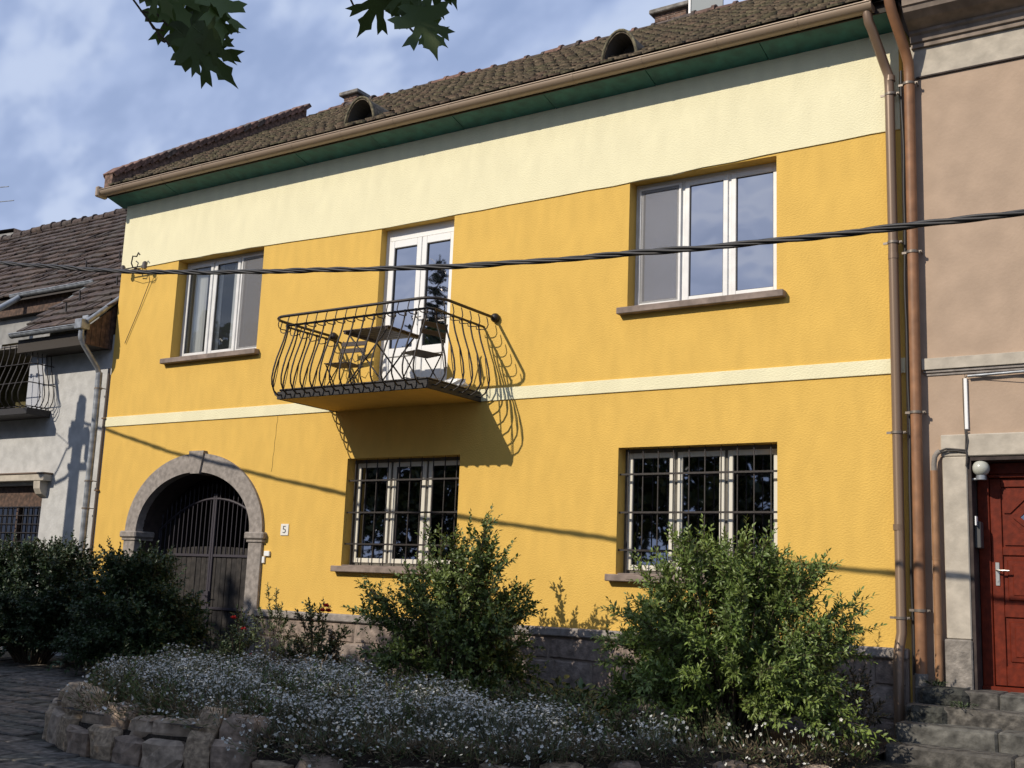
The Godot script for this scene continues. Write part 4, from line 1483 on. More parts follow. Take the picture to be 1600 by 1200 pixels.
	# a darker roof further left and the aerial in front of the sky
	var n := thing("far_house", "dark gable end of a house behind the white house roof", "house", V(-14, 0.2, -9))
	var nb := MB.new()
	nb.prism(PackedVector2Array([v2(-19, 0.2), v2(-11.4, 0.2), v2(-11.4, 10.4), v2(-13.2, 11.0), v2(-19, 11.3)]), -12, -6.2)
	part("wall", nb, M.loggia_wall, n)
	var nr := MB.new()
	nr.quad(V(-11.3, 10.36, -6.1), V(-13.2, 11.08, -6.1), V(-13.2, 11.08, -12), V(-11.3, 10.36, -12), Vector3.UP)
	nr.quad(V(-13.2, 11.08, -6.1), V(-19, 11.4, -6.1), V(-19, 11.4, -12), V(-13.2, 11.08, -12), Vector3.UP)
	nr.quad(V(-11.3, 10.36, -6.1), V(-13.2, 11.08, -6.1), V(-13.2, 10.9, -6.1), V(-11.3, 10.2, -6.1), Vector3.BACK)
	part("roof", nr, M.wtile[1], n)
	var a := thing("aerial", "television aerial whose thin rods cross the sky at the left edge", "aerial", V(-11.5, 9.7, -4.0))
	var m := MB.new()
	m.tube([V(-11.5, 9.6, -4.0), V(-11.5, 11.9, -4.0)], 0.02, 6)
	part("mast", m, M.zinc, a)
	for q in [[11.15, -10.25], [10.73, -9.95]]:
		var e := MB.new()
		e.tube([V(-12.4, q[0] + 0.24, -4.0), V(q[1], q[0], -4.0)], 0.013, 5)
		part("rod", e, M.zinc, a)

# ---------------------------------------------------------------- cable, pole and small fittings
func make_cable() -> void:
	var c := thing("overhead_cable", "thick black twisted cable sagging across the whole street front", "cable", V(6.0, 5.0, 3.55))
	var tab := [[-2.38, 6.65], [0.0, 6.02], [2.16, 5.59], [3.58, 5.35], [4.7, 5.16], [5.98, 4.985], [7.04, 4.865], [8.87, 4.665], [10.41, 4.525], [11.75, 4.44], [12.9, 4.382], [13.91, 4.35], [14.79, 4.33], [17.0, 4.34], [21.0, 4.55]]
	var cv := Curve3D.new()
	for i in tab.size():
		var p := V(tab[i][0], tab[i][1], 3.50 + 0.011 * maxf(0.0, tab[i][0] - 1.0))
		var tn := V()
		if i > 0 and i < tab.size() - 1:
			tn = V(tab[i + 1][0] - tab[i - 1][0], tab[i + 1][1] - tab[i - 1][1], 0.0) / 6.0
		cv.add_point(p, -tn, tn)
	var ln := cv.get_baked_length()
	for s in 4:
		var b := MB.new()
		var pts := []
		var n := 420
		for i in n + 1:
			var d := ln * i / n
			var p := cv.sample_baked(d)
			var a := d * 5.2 + s * PI / 2 + 0.4 * sin(d * 0.7)
			var r := 0.0165 if s < 3 else 0.0125
			pts.append(p + V(0, cos(a), sin(a)) * (r * (1.0 + 0.22 * sin(d * 3.1 + s))))
		b.tube(pts, 0.013 if s < 3 else 0.010, 7)
		part("strand", b, M.cable, c)
	# the pole that carries it stands left of the picture; its shadow falls on the white wall
	var o := thing("utility_pole", "wooden pole outside the left edge whose shadow falls on the white wall", "pole", V(-2.38, 0.1, 3.55))
	var p := MB.new()
	p.tube([V(-2.38, 0.05, 3.55), V(-2.38, 4.2, 3.55), V(-2.38, 6.95, 3.55)], [0.15, 0.135, 0.12], 14)
	part("shaft", p, M.pole, o)
	var cp := MB.new()
	cp.tube([V(-2.38, 6.9, 3.55), V(-2.36, 7.07, 3.55)], 0.10, 12)
	cp.box(V(-2.53, 4.32, 3.4), V(-2.22, 4.42, 3.7))
	part("cap", cp, M.pole, o)
	var k := MB.new()
	k.box(V(-2.60, 6.26, 3.45), V(-2.1, 6.34, 3.56))
	k.box(V(-2.55, 5.82, 3.45), V(-2.05, 5.89, 3.56))
	k.box(V(-2.2, 6.32, 3.45), V(-2.08, 6.5, 3.6))
	k.box(V(-2.12, 5.95, 3.45), V(-2.0, 6.35, 3.55))
	k.box(V(-2.56, 6.3, 3.42), V(-2.3, 6.6, 3.7))
	k.tube([V(-2.4, 5.85, 3.55), V(-2.62, 5.7, 3.55), V(-2.88, 5.62, 3.55), V(-2.98, 5.66, 3.55)], 0.03, 8)
	k.tube([V(-2.4, 6.3, 3.55), V(-2.66, 6.2, 3.55), V(-2.82, 5.9, 3.55), V(-2.96, 5.7, 3.55)], 0.018, 6)
	k.tube([V(-2.4, 6.6, 3.55), V(-2.58, 6.42, 3.55), V(-2.60, 6.2, 3.55)], 0.02, 6)
	k.ball(V(-2.98, 5.68, 3.55), 0.09, 10)
	k.box(V(-2.64, 6.36, 3.5), V(-2.56, 6.55, 3.6))
	part("fittings", k, M.iron, o)
	var sv := MB.new()
	sv.tube([V(-2.4, 6.15, 3.5), V(-3.6, 6.35, 2.6), V(-6, 6.8, 0.4)], 0.008, 5)
	part("service_wire", sv, M.cable, o)
	# insulator bracket on the wall
	var i := thing("insulator_bracket", "small iron wall bracket with two insulators at the left end of the cream band", "bracket", V(0.5, 6.6, 0.02))
	var ib := MB.new()
	ib.tube([V(0.22, 6.60, 0.16), V(0.82, 6.60, 0.16)], 0.011, 6)
	ib.tube([V(0.5, 6.60, 0.0), V(0.5, 6.60, 0.16), V(0.46, 6.68, 0.17), V(0.48, 6.80, 0.17), V(0.58, 6.78, 0.17), V(0.62, 6.84, 0.17), V(0.66, 6.80, 0.17)], 0.012, 6)
	ib.tube([V(0.5, 6.56, 0.16), V(0.6, 6.55, 0.17), V(0.64, 6.66, 0.17), V(0.58, 6.7, 0.17)], 0.010, 6)
	part("iron_arm", ib, M.iron, i)
	for x in [0.24, 0.80]:
		var q := MB.new()
		q.tube([V(x, 6.55, 0.16), V(x, 6.58, 0.16), V(x, 6.60, 0.16), V(x, 6.64, 0.16), V(x, 6.67, 0.16)], [0.03, 0.05, 0.034, 0.045, 0.022], 10)
		part("insulator", q, M.porcelain, i)
	var wv := MB.new()
	wv.tube([V(0.80, 6.56, 0.16), V(0.86, 6.48, 0.12), V(0.80, 6.36, 0.03), V(0.58, 5.9, 0.02), V(0.30, 5.35, 0.02)], 0.006, 5)
	wv.tube([V(0.80, 6.57, 0.16), V(0.74, 6.44, 0.14), V(0.84, 6.42, 0.12), V(0.88, 6.52, 0.14)], 0.006, 5)
	wv.tube([V(0.24, 6.56, 0.16), V(0.5, 6.5, 0.2), V(0.86, 6.47, 0.14)], 0.005, 5)
	part("wire", wv, M.wire, i)
	# house number
	var h := thing("house_number", "small white enamel house number plate reading 5 beside the arch", "sign", V(4.28, 2.28, 0.0))
	var hb := MB.new()
	hb.box(V(4.20, 2.20, 0.002), V(4.355, 2.365, 0.012), 0.004)
	part("plate", hb, M.plaque, h)
	var tm := TextMesh.new()
	tm.text = "5"
	var ft := SystemFont.new()
	ft.font_names = PackedStringArray(["Droid Sans"])
	tm.font = ft
	tm.font_size = 32
	tm.pixel_size = 0.0042
	tm.depth = 0.003
	inst("digit", tm, M.number, h, Transform3D(Basis(), V(4.277, 2.282, 0.0145)))
	var d := thing("door_bell", "white bell push and cover on the yellow wall right of the arch", "door bell", V(3.95, 1.9, 0.0))
	var db := MB.new()
	db.box(V(3.92, 1.90, 0.002), V(4.03, 1.975, 0.035), 0.006)
	part("cover", db, M.white_plastic, d)
	var d2 := MB.new()
	d2.box(V(3.885, 1.80, 0.002), V(3.935, 1.895, 0.03), 0.005)
	part("push_button", d2, M.white_plastic, d)
	# thin dark cable down the joint between the two houses
	var jc := thing("joint_cable", "thin dark cable running down between the two downpipes", "cable", V(13.045, 0.9, 0.03))
	var jb := MB.new()
	var pts := []
	for k2 in 40:
		var y := 7.3 - 6.4 * k2 / 39.0
		pts.append(V(13.048 + 0.006 * sin(y * 2.3) + 0.004 * sin(y * 6.1), y, 0.035))
	jb.tube(pts, 0.014, 6)
	part("sheath", jb, M.cable, jc)

func folding_chair(label: String, at: Vector3, turn: float, style: int) -> void:
	var c := thing("folding_chair", label, "chair", Vector3(), "folding chairs on the balcony")
	c.position = Vector3()
	var slat := func(called: String, lo: Vector3, hi: Vector3, tl := 0.0) -> void:
		var b := MB.new()
		b.box(lo, hi, 0.004, Transform3D(Basis(V(1, 0, 0), tl), V()))
		part(called, b, M.wood_slat, c)
	for k in 6:
		slat.call("seat_slat", V(-0.21, 0.438, -0.17 + 0.06 * k), V(0.21, 0.452, -0.12 + 0.06 * k))
	for k in 2:
		slat.call("back_slat", V(-0.21, 0.66 + 0.10 * k, -0.205 - 0.02 * k), V(0.21, 0.725 + 0.10 * k, -0.19 - 0.02 * k))
	for x in [-0.2, 0.2]:
		var a := MB.new()
		a.tube([V(x, 0.0, 0.2), V(x, 0.45, -0.14), V(x, 0.84, -0.235)], 0.009, 6)
		part("back_leg", a, M.iron, c)
		var e := MB.new()
		e.tube([V(x * 0.9, 0.0, -0.22), V(x * 0.9, 0.43, 0.17)], 0.009, 6)
		part("front_leg", e, M.iron, c)
	var s := MB.new()
	s.tube([V(-0.2, 0.12, 0.11), V(0.2, 0.12, 0.11)], 0.007, 6)
	s.tube([V(-0.18, 0.10, -0.13), V(0.18, 0.10, -0.13)], 0.007, 6)
	if style == 1:
		s.tube([V(-0.14, 0.56, -0.17), V(-0.06, 0.52, -0.17), V(0.0, 0.60, -0.175), V(0.06, 0.52, -0.17), V(0.14, 0.56, -0.17)], 0.006, 6)
	part("stretcher", s, M.iron, c)
	c.position = at
	c.rotation.y = turn

func make_balcony_things() -> void:
	folding_chair("brown slatted folding chair at the left end of the balcony", V(5.58, 4.068, 0.42), 0.12, 1)
	folding_chair("folding chair standing right of the table, before the balcony door", V(7.10, 4.068, 0.62), -PI / 2 - 0.25, 0)
	var t := thing("folding_table", "small brown slatted folding table in the middle of the balcony", "table", Vector3())
	for k in 7:
		var b := MB.new()
		b.box(V(-0.39, 0.745, -0.33 + 0.095 * k), V(0.39, 0.765, -0.245 + 0.095 * k), 0.004)
		part("top_slat", b, M.wood_slat, t)
	var fr := MB.new()
	fr.box(V(-0.37, 0.715, -0.32), V(-0.33, 0.744, 0.325))
	fr.box(V(0.33, 0.715, -0.32), V(0.37, 0.744, 0.325))
	part("frame", fr, M.wood_slat, t)
	for z in [-0.28, 0.28]:
		for s in [-1.0, 1.0]:
			var a := MB.new()
			a.tube([V(-0.33 * s, 0.0, z + 0.01 * s), V(0.33 * s, 0.72, z + 0.01 * s)], 0.011, 6)
			part("leg", a, M.iron, t)
	var st := MB.new()
	st.tube([V(-0.3, 0.05, -0.28), V(-0.3, 0.05, 0.28)], 0.009, 6)
	st.tube([V(0.3, 0.05, -0.28), V(0.3, 0.05, 0.28)], 0.009, 6)
	part("stretcher", st, M.iron, t)
	t.position = V(6.46, 4.068, 0.70)
	# crumpled white bag on the floor by the wall
	var g := thing("white_bag", "crumpled white plastic bag on the balcony floor at its right end", "bag", V(7.4, 4.07, 0.3))
	var b := MB.new()
	b.ball(Vector3(), 1.0, 14)
	rng.seed = 3
	var f := FastNoiseLite.new()
	f.frequency = 1.4
	for i in b.v.size():
		var p := b.v[i]
		var r := 1.0 + 0.55 * f.get_noise_3dv(p * 2.0)
		b.v[i] = V(7.42, 4.145, 0.32) + V(p.x * 0.17, p.y * 0.075, p.z * 0.13) * r
	for i in range(0, b.v.size(), 3):
		var nn := (b.v[i + 2] - b.v[i]).cross(b.v[i + 1] - b.v[i]).normalized()
		for k in 3:
			b.n[i + k] = nn
	part("bag", b, M.white_plastic, g)

# ---------------------------------------------------------------- plants
func leaf_mesh(w: float, fold := 0.12, curl := 0.15) -> ArrayMesh:
	# unit length, points along y
	var b := MB.new()
	var p := [V(0, 0, 0), V(w * 0.42, 0.28, fold * w), V(w * 0.40, 0.62, fold * w - curl * 0.4), V(0, 1, -curl), V(-w * 0.40, 0.62, fold * w - curl * 0.4), V(-w * 0.42, 0.28, fold * w), V(0, 0.45, -fold * w * 0.4)]
	for k in 6:
		b.tri(p[k], p[(k + 1) % 6], p[6], V(0, 0, 1))
	return b.mesh()

func frame(y: Vector3, n: Vector3) -> Basis:
	y = y.normalized()
	var z := n - y * n.dot(y)
	if z.length() < 0.01:
		z = y.cross(V(0.3, 0.2, 0.9))
	z = z.normalized()
	return Basis(y.cross(z), y, z)

func rnd_dir() -> Vector3:
	return V(rng.randfn(), rng.randfn(), rng.randfn()).normalized()

func bez(a: Vector3, m: Vector3, e: Vector3, t: float) -> Vector3:
	return a.lerp(m, t).lerp(m.lerp(e, t), t)

# stems bow outwards from one base; twigs carry the leaves
func bush(o: Node3D, at: Vector3, r: Vector3, stems: int, twigs: int, leaves: int, size: float, me: Mesh, cols: Array, seed_: int, stray := 0.12, low := 0.25, tw_len := 0.22, thick := 0.011) -> void:
	rng.seed = seed_
	var sb := MB.new()
	var xs := []
	var cs := []
	for i in stems:
		var phi := rng.randf() * TAU
		var rad := sqrt(rng.randf())
		var top := sqrt(maxf(0.0, 1.0 - pow(rad, 3.2) * 0.72))
		var hh := top * rng.randf_range(low, 1.0) if rad > 0.45 else top * rng.randf_range(0.8, 1.0)
		var ext := 1.0 + (rng.randf() * stray if rng.randf() < 0.4 else -0.08 * rng.randf())
		var tgt := at + V(cos(phi) * rad * r.x, hh * r.y, sin(phi) * rad * r.z) * ext
		var base := at + V(cos(phi) * r.x, 0, sin(phi) * r.z) * 0.18 * rng.randf()
		var mid := base.lerp(tgt, 0.45) + V(0, 0.22 * r.y, 0)
		var pts := []
		var rr := []
		for k in 7:
			pts.append(bez(base, mid, tgt, k / 6.0))
			rr.append(lerpf(thick, 0.0025, k / 6.0))
		sb.tube(pts, rr, 4, false)
		var tint: Color = cols[rng.randi() % cols.size()]
		for k in twigs:
			var t := lerpf(0.22, 1.0, sqrt((k + rng.randf()) / twigs))
			var p := bez(base, mid, tgt, t)
			var tn := (bez(base, mid, tgt, minf(t + 0.05, 1.05)) - p).normalized()
			var dr := (tn * 0.55 + rnd_dir() * 0.75 + V(0, 0.28, 0)).normalized()
			if k == twigs - 1:
				dr = (tn + rnd_dir() * 0.2).normalized()
				p = tgt
			var ln := tw_len * rng.randf_range(0.5, 1.2)
			sb.tube([p, p + dr * ln], [0.003, 0.0012], 3, false)
			var side := dr.cross(rnd_dir()).normalized()
			for l in leaves:
				var u := (l + 0.6) / leaves
				var s := 1.0 if l % 2 else -1.0
				var sd := side.rotated(dr, (l / 2) * 1.4)
				var yd := (sd * s * 0.9 + dr * (0.55 + 0.5 * u) + V(0, 0.1, 0) + rnd_dir() * 0.25)
				if l == leaves - 1:
					yd = dr + rnd_dir() * 0.2
				var sc := size * rng.randf_range(0.65, 1.2) * (1.0 - 0.35 * u)
				var nrm := V(0, 0.9, 0) + rnd_dir() * 0.7 + V(0, 0, 0.25)
				xs.append(Transform3D(frame(yd, nrm).scaled_local(V(sc, sc, sc)), p + dr * ln * u))
				var young := clampf(u * 0.55 + (0.35 if t > 0.9 else 0.0), 0, 1)
				var cc := tint.lerp(cols[0], young * 0.8)
				var j := rng.randf_range(0.75, 1.25)
				cs.append(Color(cc.r * j, cc.g * j, cc.b * j))
	part("stems", sb, M.twig, o)
	copies("leaves", me, M.leaf, xs, cs, o)

func clump(o: Node3D, at: Vector3, r: float, h: float, n: int, size: float, w: float, cols: Array, seed_: int) -> void:
	rng.seed = seed_
	var xs := []
	var cs := []
	for i in n:
		var phi := rng.randf() * TAU
		var rad := sqrt(rng.randf()) * r
		var p := at + V(cos(phi) * rad, h * rng.randf_range(0.0, 0.9) * (1.0 - 0.5 * rad / r), sin(phi) * rad)
		var yd := V(cos(phi) * 0.8, rng.randf_range(0.1, 1.1), sin(phi) * 0.8) + rnd_dir() * 0.4
		var sc := size * rng.randf_range(0.6, 1.2)
		xs.append(Transform3D(frame(yd, V(0, 1, 0) + rnd_dir() * 0.4).scaled_local(V(sc, sc, sc)), p))
		var c: Color = cols[rng.randi() % cols.size()]
		var j := rng.randf_range(0.75, 1.25)
		cs.append(Color(c.r * j, c.g * j, c.b * j))
	copies("leaves", leaf_mesh(w), M.leaf, xs, cs, o)

func rose_flower(o: Node, at: Vector3, r: float) -> void:
	var b := MB.new()
	for k in 14:
		var a := k * 2.4
		var q := 0.25 + 0.75 * k / 14.0
		var d := V(cos(a), 0, sin(a))
		var t := d.cross(Vector3.UP)
		var c := at + d * r * 0.35 * q
		var e := at + d * r * q + V(0, r * (0.9 - 0.9 * q * q), 0)
		b.quad(c - t * r * 0.25, c + t * r * 0.25, e + t * r * 0.5 * q, e - t * r * 0.5 * q, d + Vector3.UP)
		b.tri(e - t * r * 0.5 * q, e + t * r * 0.5 * q, e + d * r * 0.2 + V(0, r * 0.1, 0), d + Vector3.UP)
	part("flower", b, M.rose, o)

const BED := [[3.95, 0.12], [4.1, 1.2], [4.45, 2.5], [4.9, 3.4], [5.6, 4.3], [6.35, 4.95], [7.2, 5.3], [8.2, 5.32], [9.1, 5.12], [9.8, 4.8], [10.5, 4.25], [11.1, 3.6], [11.65, 2.9], [12.2, 2.35], [12.75, 1.95], [13.0, 1.5], [13.05, 0.12]]

func bed_poly(grow := 0.0) -> PackedVector2Array:
	var p := PackedVector2Array()
	for q in BED:
		p.append(v2(q[0], q[1]))
	if grow != 0.0:
		p = Geometry2D.offset_polygon(p, grow)[0]
	return p

func mound(x: float, z: float) -> float:
	var d := v2((x - 8.0) / 4.4, (z - 3.3) / 2.0).length()
	var lift := (1.0 - smoothstep(7.6, 11.2, x)) * smoothstep(1.0, 2.4, z)
	return 0.27 + 0.09 * lift + 0.02 * maxf(0.0, 1.0 - d * d) + 0.02 * sin(x * 2.7) * cos(z * 3.1)

func make_bed() -> void:
	var b := MB.new()
	var poly := bed_poly()
	var idx := Geometry2D.triangulate_polygon(poly)
	var b0 := MB.new()
	b0.prism(poly, 0.0, 0.27, Transform3D(Basis(V(1, 0, 0), V(0, 0, 1), V(0, 1, 0)), V(0, 0, 0)))
	# loose soil heaped on top
	var st := 0.2
	var x := 3.9
	while x < 13.1:
		var z := 0.1
		while z < 5.4:
			if Geometry2D.is_point_in_polygon(v2(x + st / 2, z + st / 2), poly):
				b0.quad(V(x, mound(x, z) + 0.01, z), V(x + st, mound(x + st, z) + 0.01, z), V(x + st, mound(x + st, z + st) + 0.01, z + st), V(x, mound(x, z + st) + 0.01, z + st), Vector3.UP)
			z += st
		x += st
	struct("flower_bed_soil", b0, M.soil)
	# edging stones
	var o := thing("bed_edging", "low edging of rough tan stones round the flower bed", "stone wall", V(8.0, 0.0, 4.0))
	rng.seed = 77
	var f := FastNoiseLite.new()
	f.frequency = 0.9
	f.seed = 9
	var run := 0.0
	var pos := []
	for i in range(2, BED.size() - 2):
		var a := v2(BED[i][0], BED[i][1])
		var e := v2(BED[i + 1][0], BED[i + 1][1])
		pos.append([a, e])
	var total := 0.0
	for q in pos:
		total += q[0].distance_to(q[1])
	var d := 0.05
	while d < total:
		var w := rng.randf_range(0.28, 0.55) if d < 5.0 else rng.randf_range(0.2, 0.42)
		var t := d + w / 2
		var k := 0
		while k < pos.size() - 1 and t > pos[k][0].distance_to(pos[k][1]):
			t -= pos[k][0].distance_to(pos[k][1])
			k += 1
		var dir: Vector2 = (pos[k][1] - pos[k][0]).normalized()
		var c: Vector2 = pos[k][0] + dir * t
		var h := rng.randf_range(0.28, 0.40) if c.x < 9.2 else rng.randf_range(0.16, 0.26)
		for lay in (2 if c.x < 8.6 + rng.randf() * 1.2 else 1):
			var s := MB.new()
			s.ball(Vector3(), 1.0, 12)
			var sx := w * 0.53
			var sy := h * (0.56 if lay == 0 else rng.randf_range(0.34, 0.5))
			var sz := rng.randf_range(0.12, 0.18)
			var sh := rnd_dir() * 20.0
			for i in s.v.size():
				var p := s.v[i]
				# squared-off boulder
				var q := V(signf(p.x) * pow(absf(p.x), 0.45), signf(p.y) * pow(absf(p.y), 0.5), signf(p.z) * pow(absf(p.z), 0.5))
				s.v[i] = V(q.x * sx, q.y * sy, q.z * sz) * (0.86 + 0.32 * f.get_noise_3dv(q * 1.1 + sh))
			for i in range(0, s.v.size(), 3):
				var nn := (s.v[i + 2] - s.v[i]).cross(s.v[i + 1] - s.v[i])
				if nn.length() > 1e-12:
					nn = nn.normalized()
					for j in 3:
						s.n[i + j] = nn
			var y := h * 0.38 if lay == 0 else h * 1.0
			var inw := 0.0 if lay == 0 else -0.12
			var at := V(c.x + dir.y * -inw, y, c.y - dir.x * -inw)
			inst("stone", s.mesh(), M.rock[rng.randi() % 3], o, Transform3D(Basis(V(0, 1, 0), -dir.angle() + rng.randf_range(-0.15, 0.15)).rotated(V(0, 0, 1), rng.randf_range(-0.12, 0.12)), at))
		d += w * 0.94

func make_pavement() -> void:
	var o := Node3D.new()
	put(o, "pavement", self)
	o.set_meta("kind", "structure")
	rng.seed = 55
	var bed := bed_poly(0.12)
	var z := 0.9
	while z < 7.4:
		var dz := rng.randf_range(0.2, 0.3)
		var xl := 16.1 - (12.0 - z) * 1.62 - 1.2
		var x := maxf(xl, -2.0) - rng.randf() * 0.3
		while x < 9.0:
			var w := rng.randf_range(0.28, 0.6)
			var c := v2(x + w / 2, z + dz / 2)
			if not Geometry2D.is_point_in_polygon(c, bed) and c.x < 5.0 + maxf(0.0, z - 4.0) * 2.4 and (c.x < 4.1 or z > 1.0):
				var b := MB.new()
				var y := ground_y(z + dz / 2)
				b.box(V(-w / 2 + 0.012, -0.08, -dz / 2 + 0.01), V(w / 2 - 0.012, 0.018, dz / 2 - 0.01), 0.012)
				inst("paving_stone", b.mesh(), M.pave[rng.randi() % 3], o, Transform3D(Basis(V(1, 0, 0), rng.randf_range(0.0, 0.05)).rotated(V(0, 1, 0), rng.randf_range(-0.05, 0.05)).rotated(V(0, 0, 1), rng.randf_range(-0.02, 0.02)), V(c.x, y + rng.randf_range(-0.004, 0.012), c.y)))
			x += w
		z += dz

func make_flowers() -> void:
	rng.seed = 91
	# one tuft: narrow silvery leaves, thin stems with five-petalled flowers
	var kinds := []
	for kind in 3:
		var b := MB.new()
		for i in 16:
			var a := rng.randf() * TAU
			var p := V(cos(a), 0, sin(a)) * rng.randf() * 0.05 + V(0, rng.randf() * 0.09, 0)
			var d := (V(cos(a) * 0.7, rng.randf_range(0.3, 1.2), sin(a) * 0.7)).normalized() * rng.randf_range(0.03, 0.06)
			var s := d.cross(rnd_dir()).normalized() * 0.0045
			b.col = Color(0.27, 0.295, 0.24) if kind < 2 else Color(0.15, 0.115, 0.07)
			if i % 4 == 0:
				b.col = Color(0.10, 0.14, 0.05)
			b.quad(p - s * 0.4, p + d * 0.5 - s, p + d, p + d * 0.5 + s, Vector3.UP)
		for i in [9, 4, 1][kind]:
			var a := rng.randf() * TAU
			var p := V(cos(a), 0, sin(a)) * rng.randf() * 0.06
			var t := p + V(cos(a) * 0.04, rng.randf_range(0.12, 0.22), sin(a) * 0.04)
			b.col = Color(0.12, 0.13, 0.07)
			var s := V(0.0015, 0, 0.001)
			b.quad(p - s, p + s, t + s, t - s, Vector3.BACK)
			var up := (V(0, 1, 0.35) + rnd_dir() * 0.55).normalized()
			var u := up.cross(V(1, 0.1, 0)).normalized()
			var w := up.cross(u)
			b.col = Color(0.62, 0.62, 0.56)
			for k in 5:
				var an := TAU * k / 5.0
				var d := (u * cos(an) + w * sin(an))
				var e := (u * -sin(an) + w * cos(an)) * 0.0055
				b.quad(t, t + d * 0.007 + e * 0.75 + up * 0.002, t + d * 0.0115 + up * 0.004, t + d * 0.007 - e * 0.75 + up * 0.002, up)
		kinds.append(b.mesh())
	var poly := PackedVector2Array([v2(4.75, 3.15), v2(4.6, 2.1), v2(5.2, 1.55), v2(6.3, 1.7), v2(7.3, 2.0), v2(8.5, 2.5), v2(9.6, 2.55), v2(10.6, 2.6), v2(11.3, 2.75), v2(11.7, 2.75), v2(11.75, 2.95), v2(11.5, 3.3), v2(11.1, 3.8), v2(10.5, 4.42), v2(9.8, 4.9), v2(9.1, 5.05), v2(8.3, 5.0), v2(7.3, 4.85), v2(6.4, 4.55), v2(5.6, 4.0)])
	var inner: PackedVector2Array = Geometry2D.offset_polygon(poly, -0.45)[0]
	var xs := [[], [], []]
	var cs := [[], [], []]
	var f := FastNoiseLite.new()
	f.frequency = 1.3
	f.seed = 4
	var n := 0
	while n < 8200:
		var p := v2(rng.randf_range(4.3, 12.9), rng.randf_range(1.3, 5.6))
		if not Geometry2D.is_point_in_polygon(p, poly):
			continue
		n += 1
		if f.get_noise_2d(p.x * 2.3 + 40.0, p.y * 2.3) < -0.22 and rng.randf() < 0.7:
			continue
		var edge := not Geometry2D.is_point_in_polygon(p, inner) and p.y > 2.9
		var v := f.get_noise_2d(p.x, p.y)
		var k := 0
		if edge:
			k = 2 if rng.randf() < 0.75 else 1
		elif v < -0.03:
			k = 1 if rng.randf() < 0.6 else 2
		var front := smoothstep(0.0, 1.0, p.y - 3.6)
		if p.y > 4.1 - 0.25 * maxf(0.0, p.x - 8.0) and rng.randf() < 0.65:
			k = maxi(k, 1 if rng.randf() < 0.5 else 2)
		var sc := rng.randf_range(0.75, 1.35)
		var y := mound(p.x, p.y) - 0.01 + 0.05 * v
		if edge:
			y -= 0.02
		xs[k].append(Transform3D(Basis(V(0, 1, 0), rng.randf() * TAU).scaled(V(sc, sc * (0.95 + 0.75 * v), sc)).rotated(V(1, 0, 0), rng.randf_range(-0.2, 0.35)), V(p.x, y, p.y)))
		var j := rng.randf_range(0.75, 1.15)
		cs[k].append(Color(j, j, j * 1.02))
	# stems that spill over the edging stones
	for i in range(6, BED.size() - 2):
		var a := v2(BED[i][0], BED[i][1])
		var e := v2(BED[i + 1][0], BED[i + 1][1])
		var out := (e - a).normalized()
		out = v2(-out.y, out.x) * (1.0 if out.x < 0 else 1.0)
		for m in int(a.distance_to(e) * (60.0 if i > 7 else 26.0)):
			var p := a.lerp(e, rng.randf()) + out * rng.randf_range(-0.12, 0.14)
			var k := 2 if rng.randf() < 0.86 or p.x > 11.2 else 1
			var sc := rng.randf_range(1.0, 1.6)
			xs[k].append(Transform3D(Basis(V(0, 1, 0), rng.randf() * TAU).scaled(V(sc, sc, sc)).rotated(V(1, 0, 0), rng.randf_range(0.3, 1.3)), V(p.x, rng.randf_range(0.16, 0.30) + (0.2 if i <= 7 else 0.0), p.y)))
			var j := rng.randf_range(0.7, 1.2)
			cs[k].append(Color(j, j, j))
	for k in 3:
		var o := copies("white_flowers", kinds[k], M.petal, xs[k], cs[k], self)
		tag(o, ["dense drift of small white flowers with silvery leaves in the bed", "thinner patches of small white flowers among grey-green leaves", "dry brown stems with scattered white flowers along the stone edging"][k], "flowers", "", "stuff")

func make_shoots() -> void:
	# self-sown green shoots and dead stalks that stand up among the flowers
	rng.seed = 64
	var b := MB.new()
	for i in 9:
		var a := rng.randf() * TAU
		var p := V(cos(a), 0, sin(a)) * 0.03 * rng.randf()
		var t := p + V(cos(a) * 0.08 * rng.randf(), rng.randf_range(0.16, 0.34), sin(a) * 0.08 * rng.randf())
		b.col = Color(0.09, 0.075, 0.04)
		b.quad(p - V(0.002, 0, 0.001), p + V(0.002, 0, 0.001), t + V(0.001, 0, 0), t - V(0.001, 0, 0), Vector3.BACK)
		for k in 7:
			var q := p.lerp(t, (k + 1.5) / 8.0)
			var d := (rnd_dir() + V(0, 0.5, 0)).normalized() * rng.randf_range(0.025, 0.05)
			var s := d.cross(rnd_dir()).normalized() * 0.009
			b.col = Color(0.07, 0.105, 0.028) if i % 3 else Color(0.12, 0.10, 0.05)
			b.quad(q, q + d * 0.5 - s, q + d, q + d * 0.5 + s, Vector3.UP)
	var me := b.mesh()
	var xs := []
	var cs := []
	var poly := bed_poly(-0.15)
	var f := FastNoiseLite.new()
	f.frequency = 0.8
	f.seed = 77
	while xs.size() < 620:
		var p := v2(rng.randf_range(4.3, 12.6), rng.randf_range(1.4, 5.3))
		if not Geometry2D.is_point_in_polygon(p, poly) or f.get_noise_2d(p.x, p.y) < 0.06 + 0.1 * rng.randf():
			continue
		var sc := rng.randf_range(0.6, 1.25)
		xs.append(Transform3D(Basis(V(0, 1, 0), rng.randf() * TAU).scaled(V(sc, sc, sc)), V(p.x, mound(p.x, p.y), p.y)))
		var j := rng.randf_range(0.7, 1.3)
		cs.append(Color(j, j, j))
	tag(copies("green_shoots", me, M.petal, xs, cs, self), "self-sown green shoots and dry stalks standing among the white flowers", "weeds", "", "stuff")

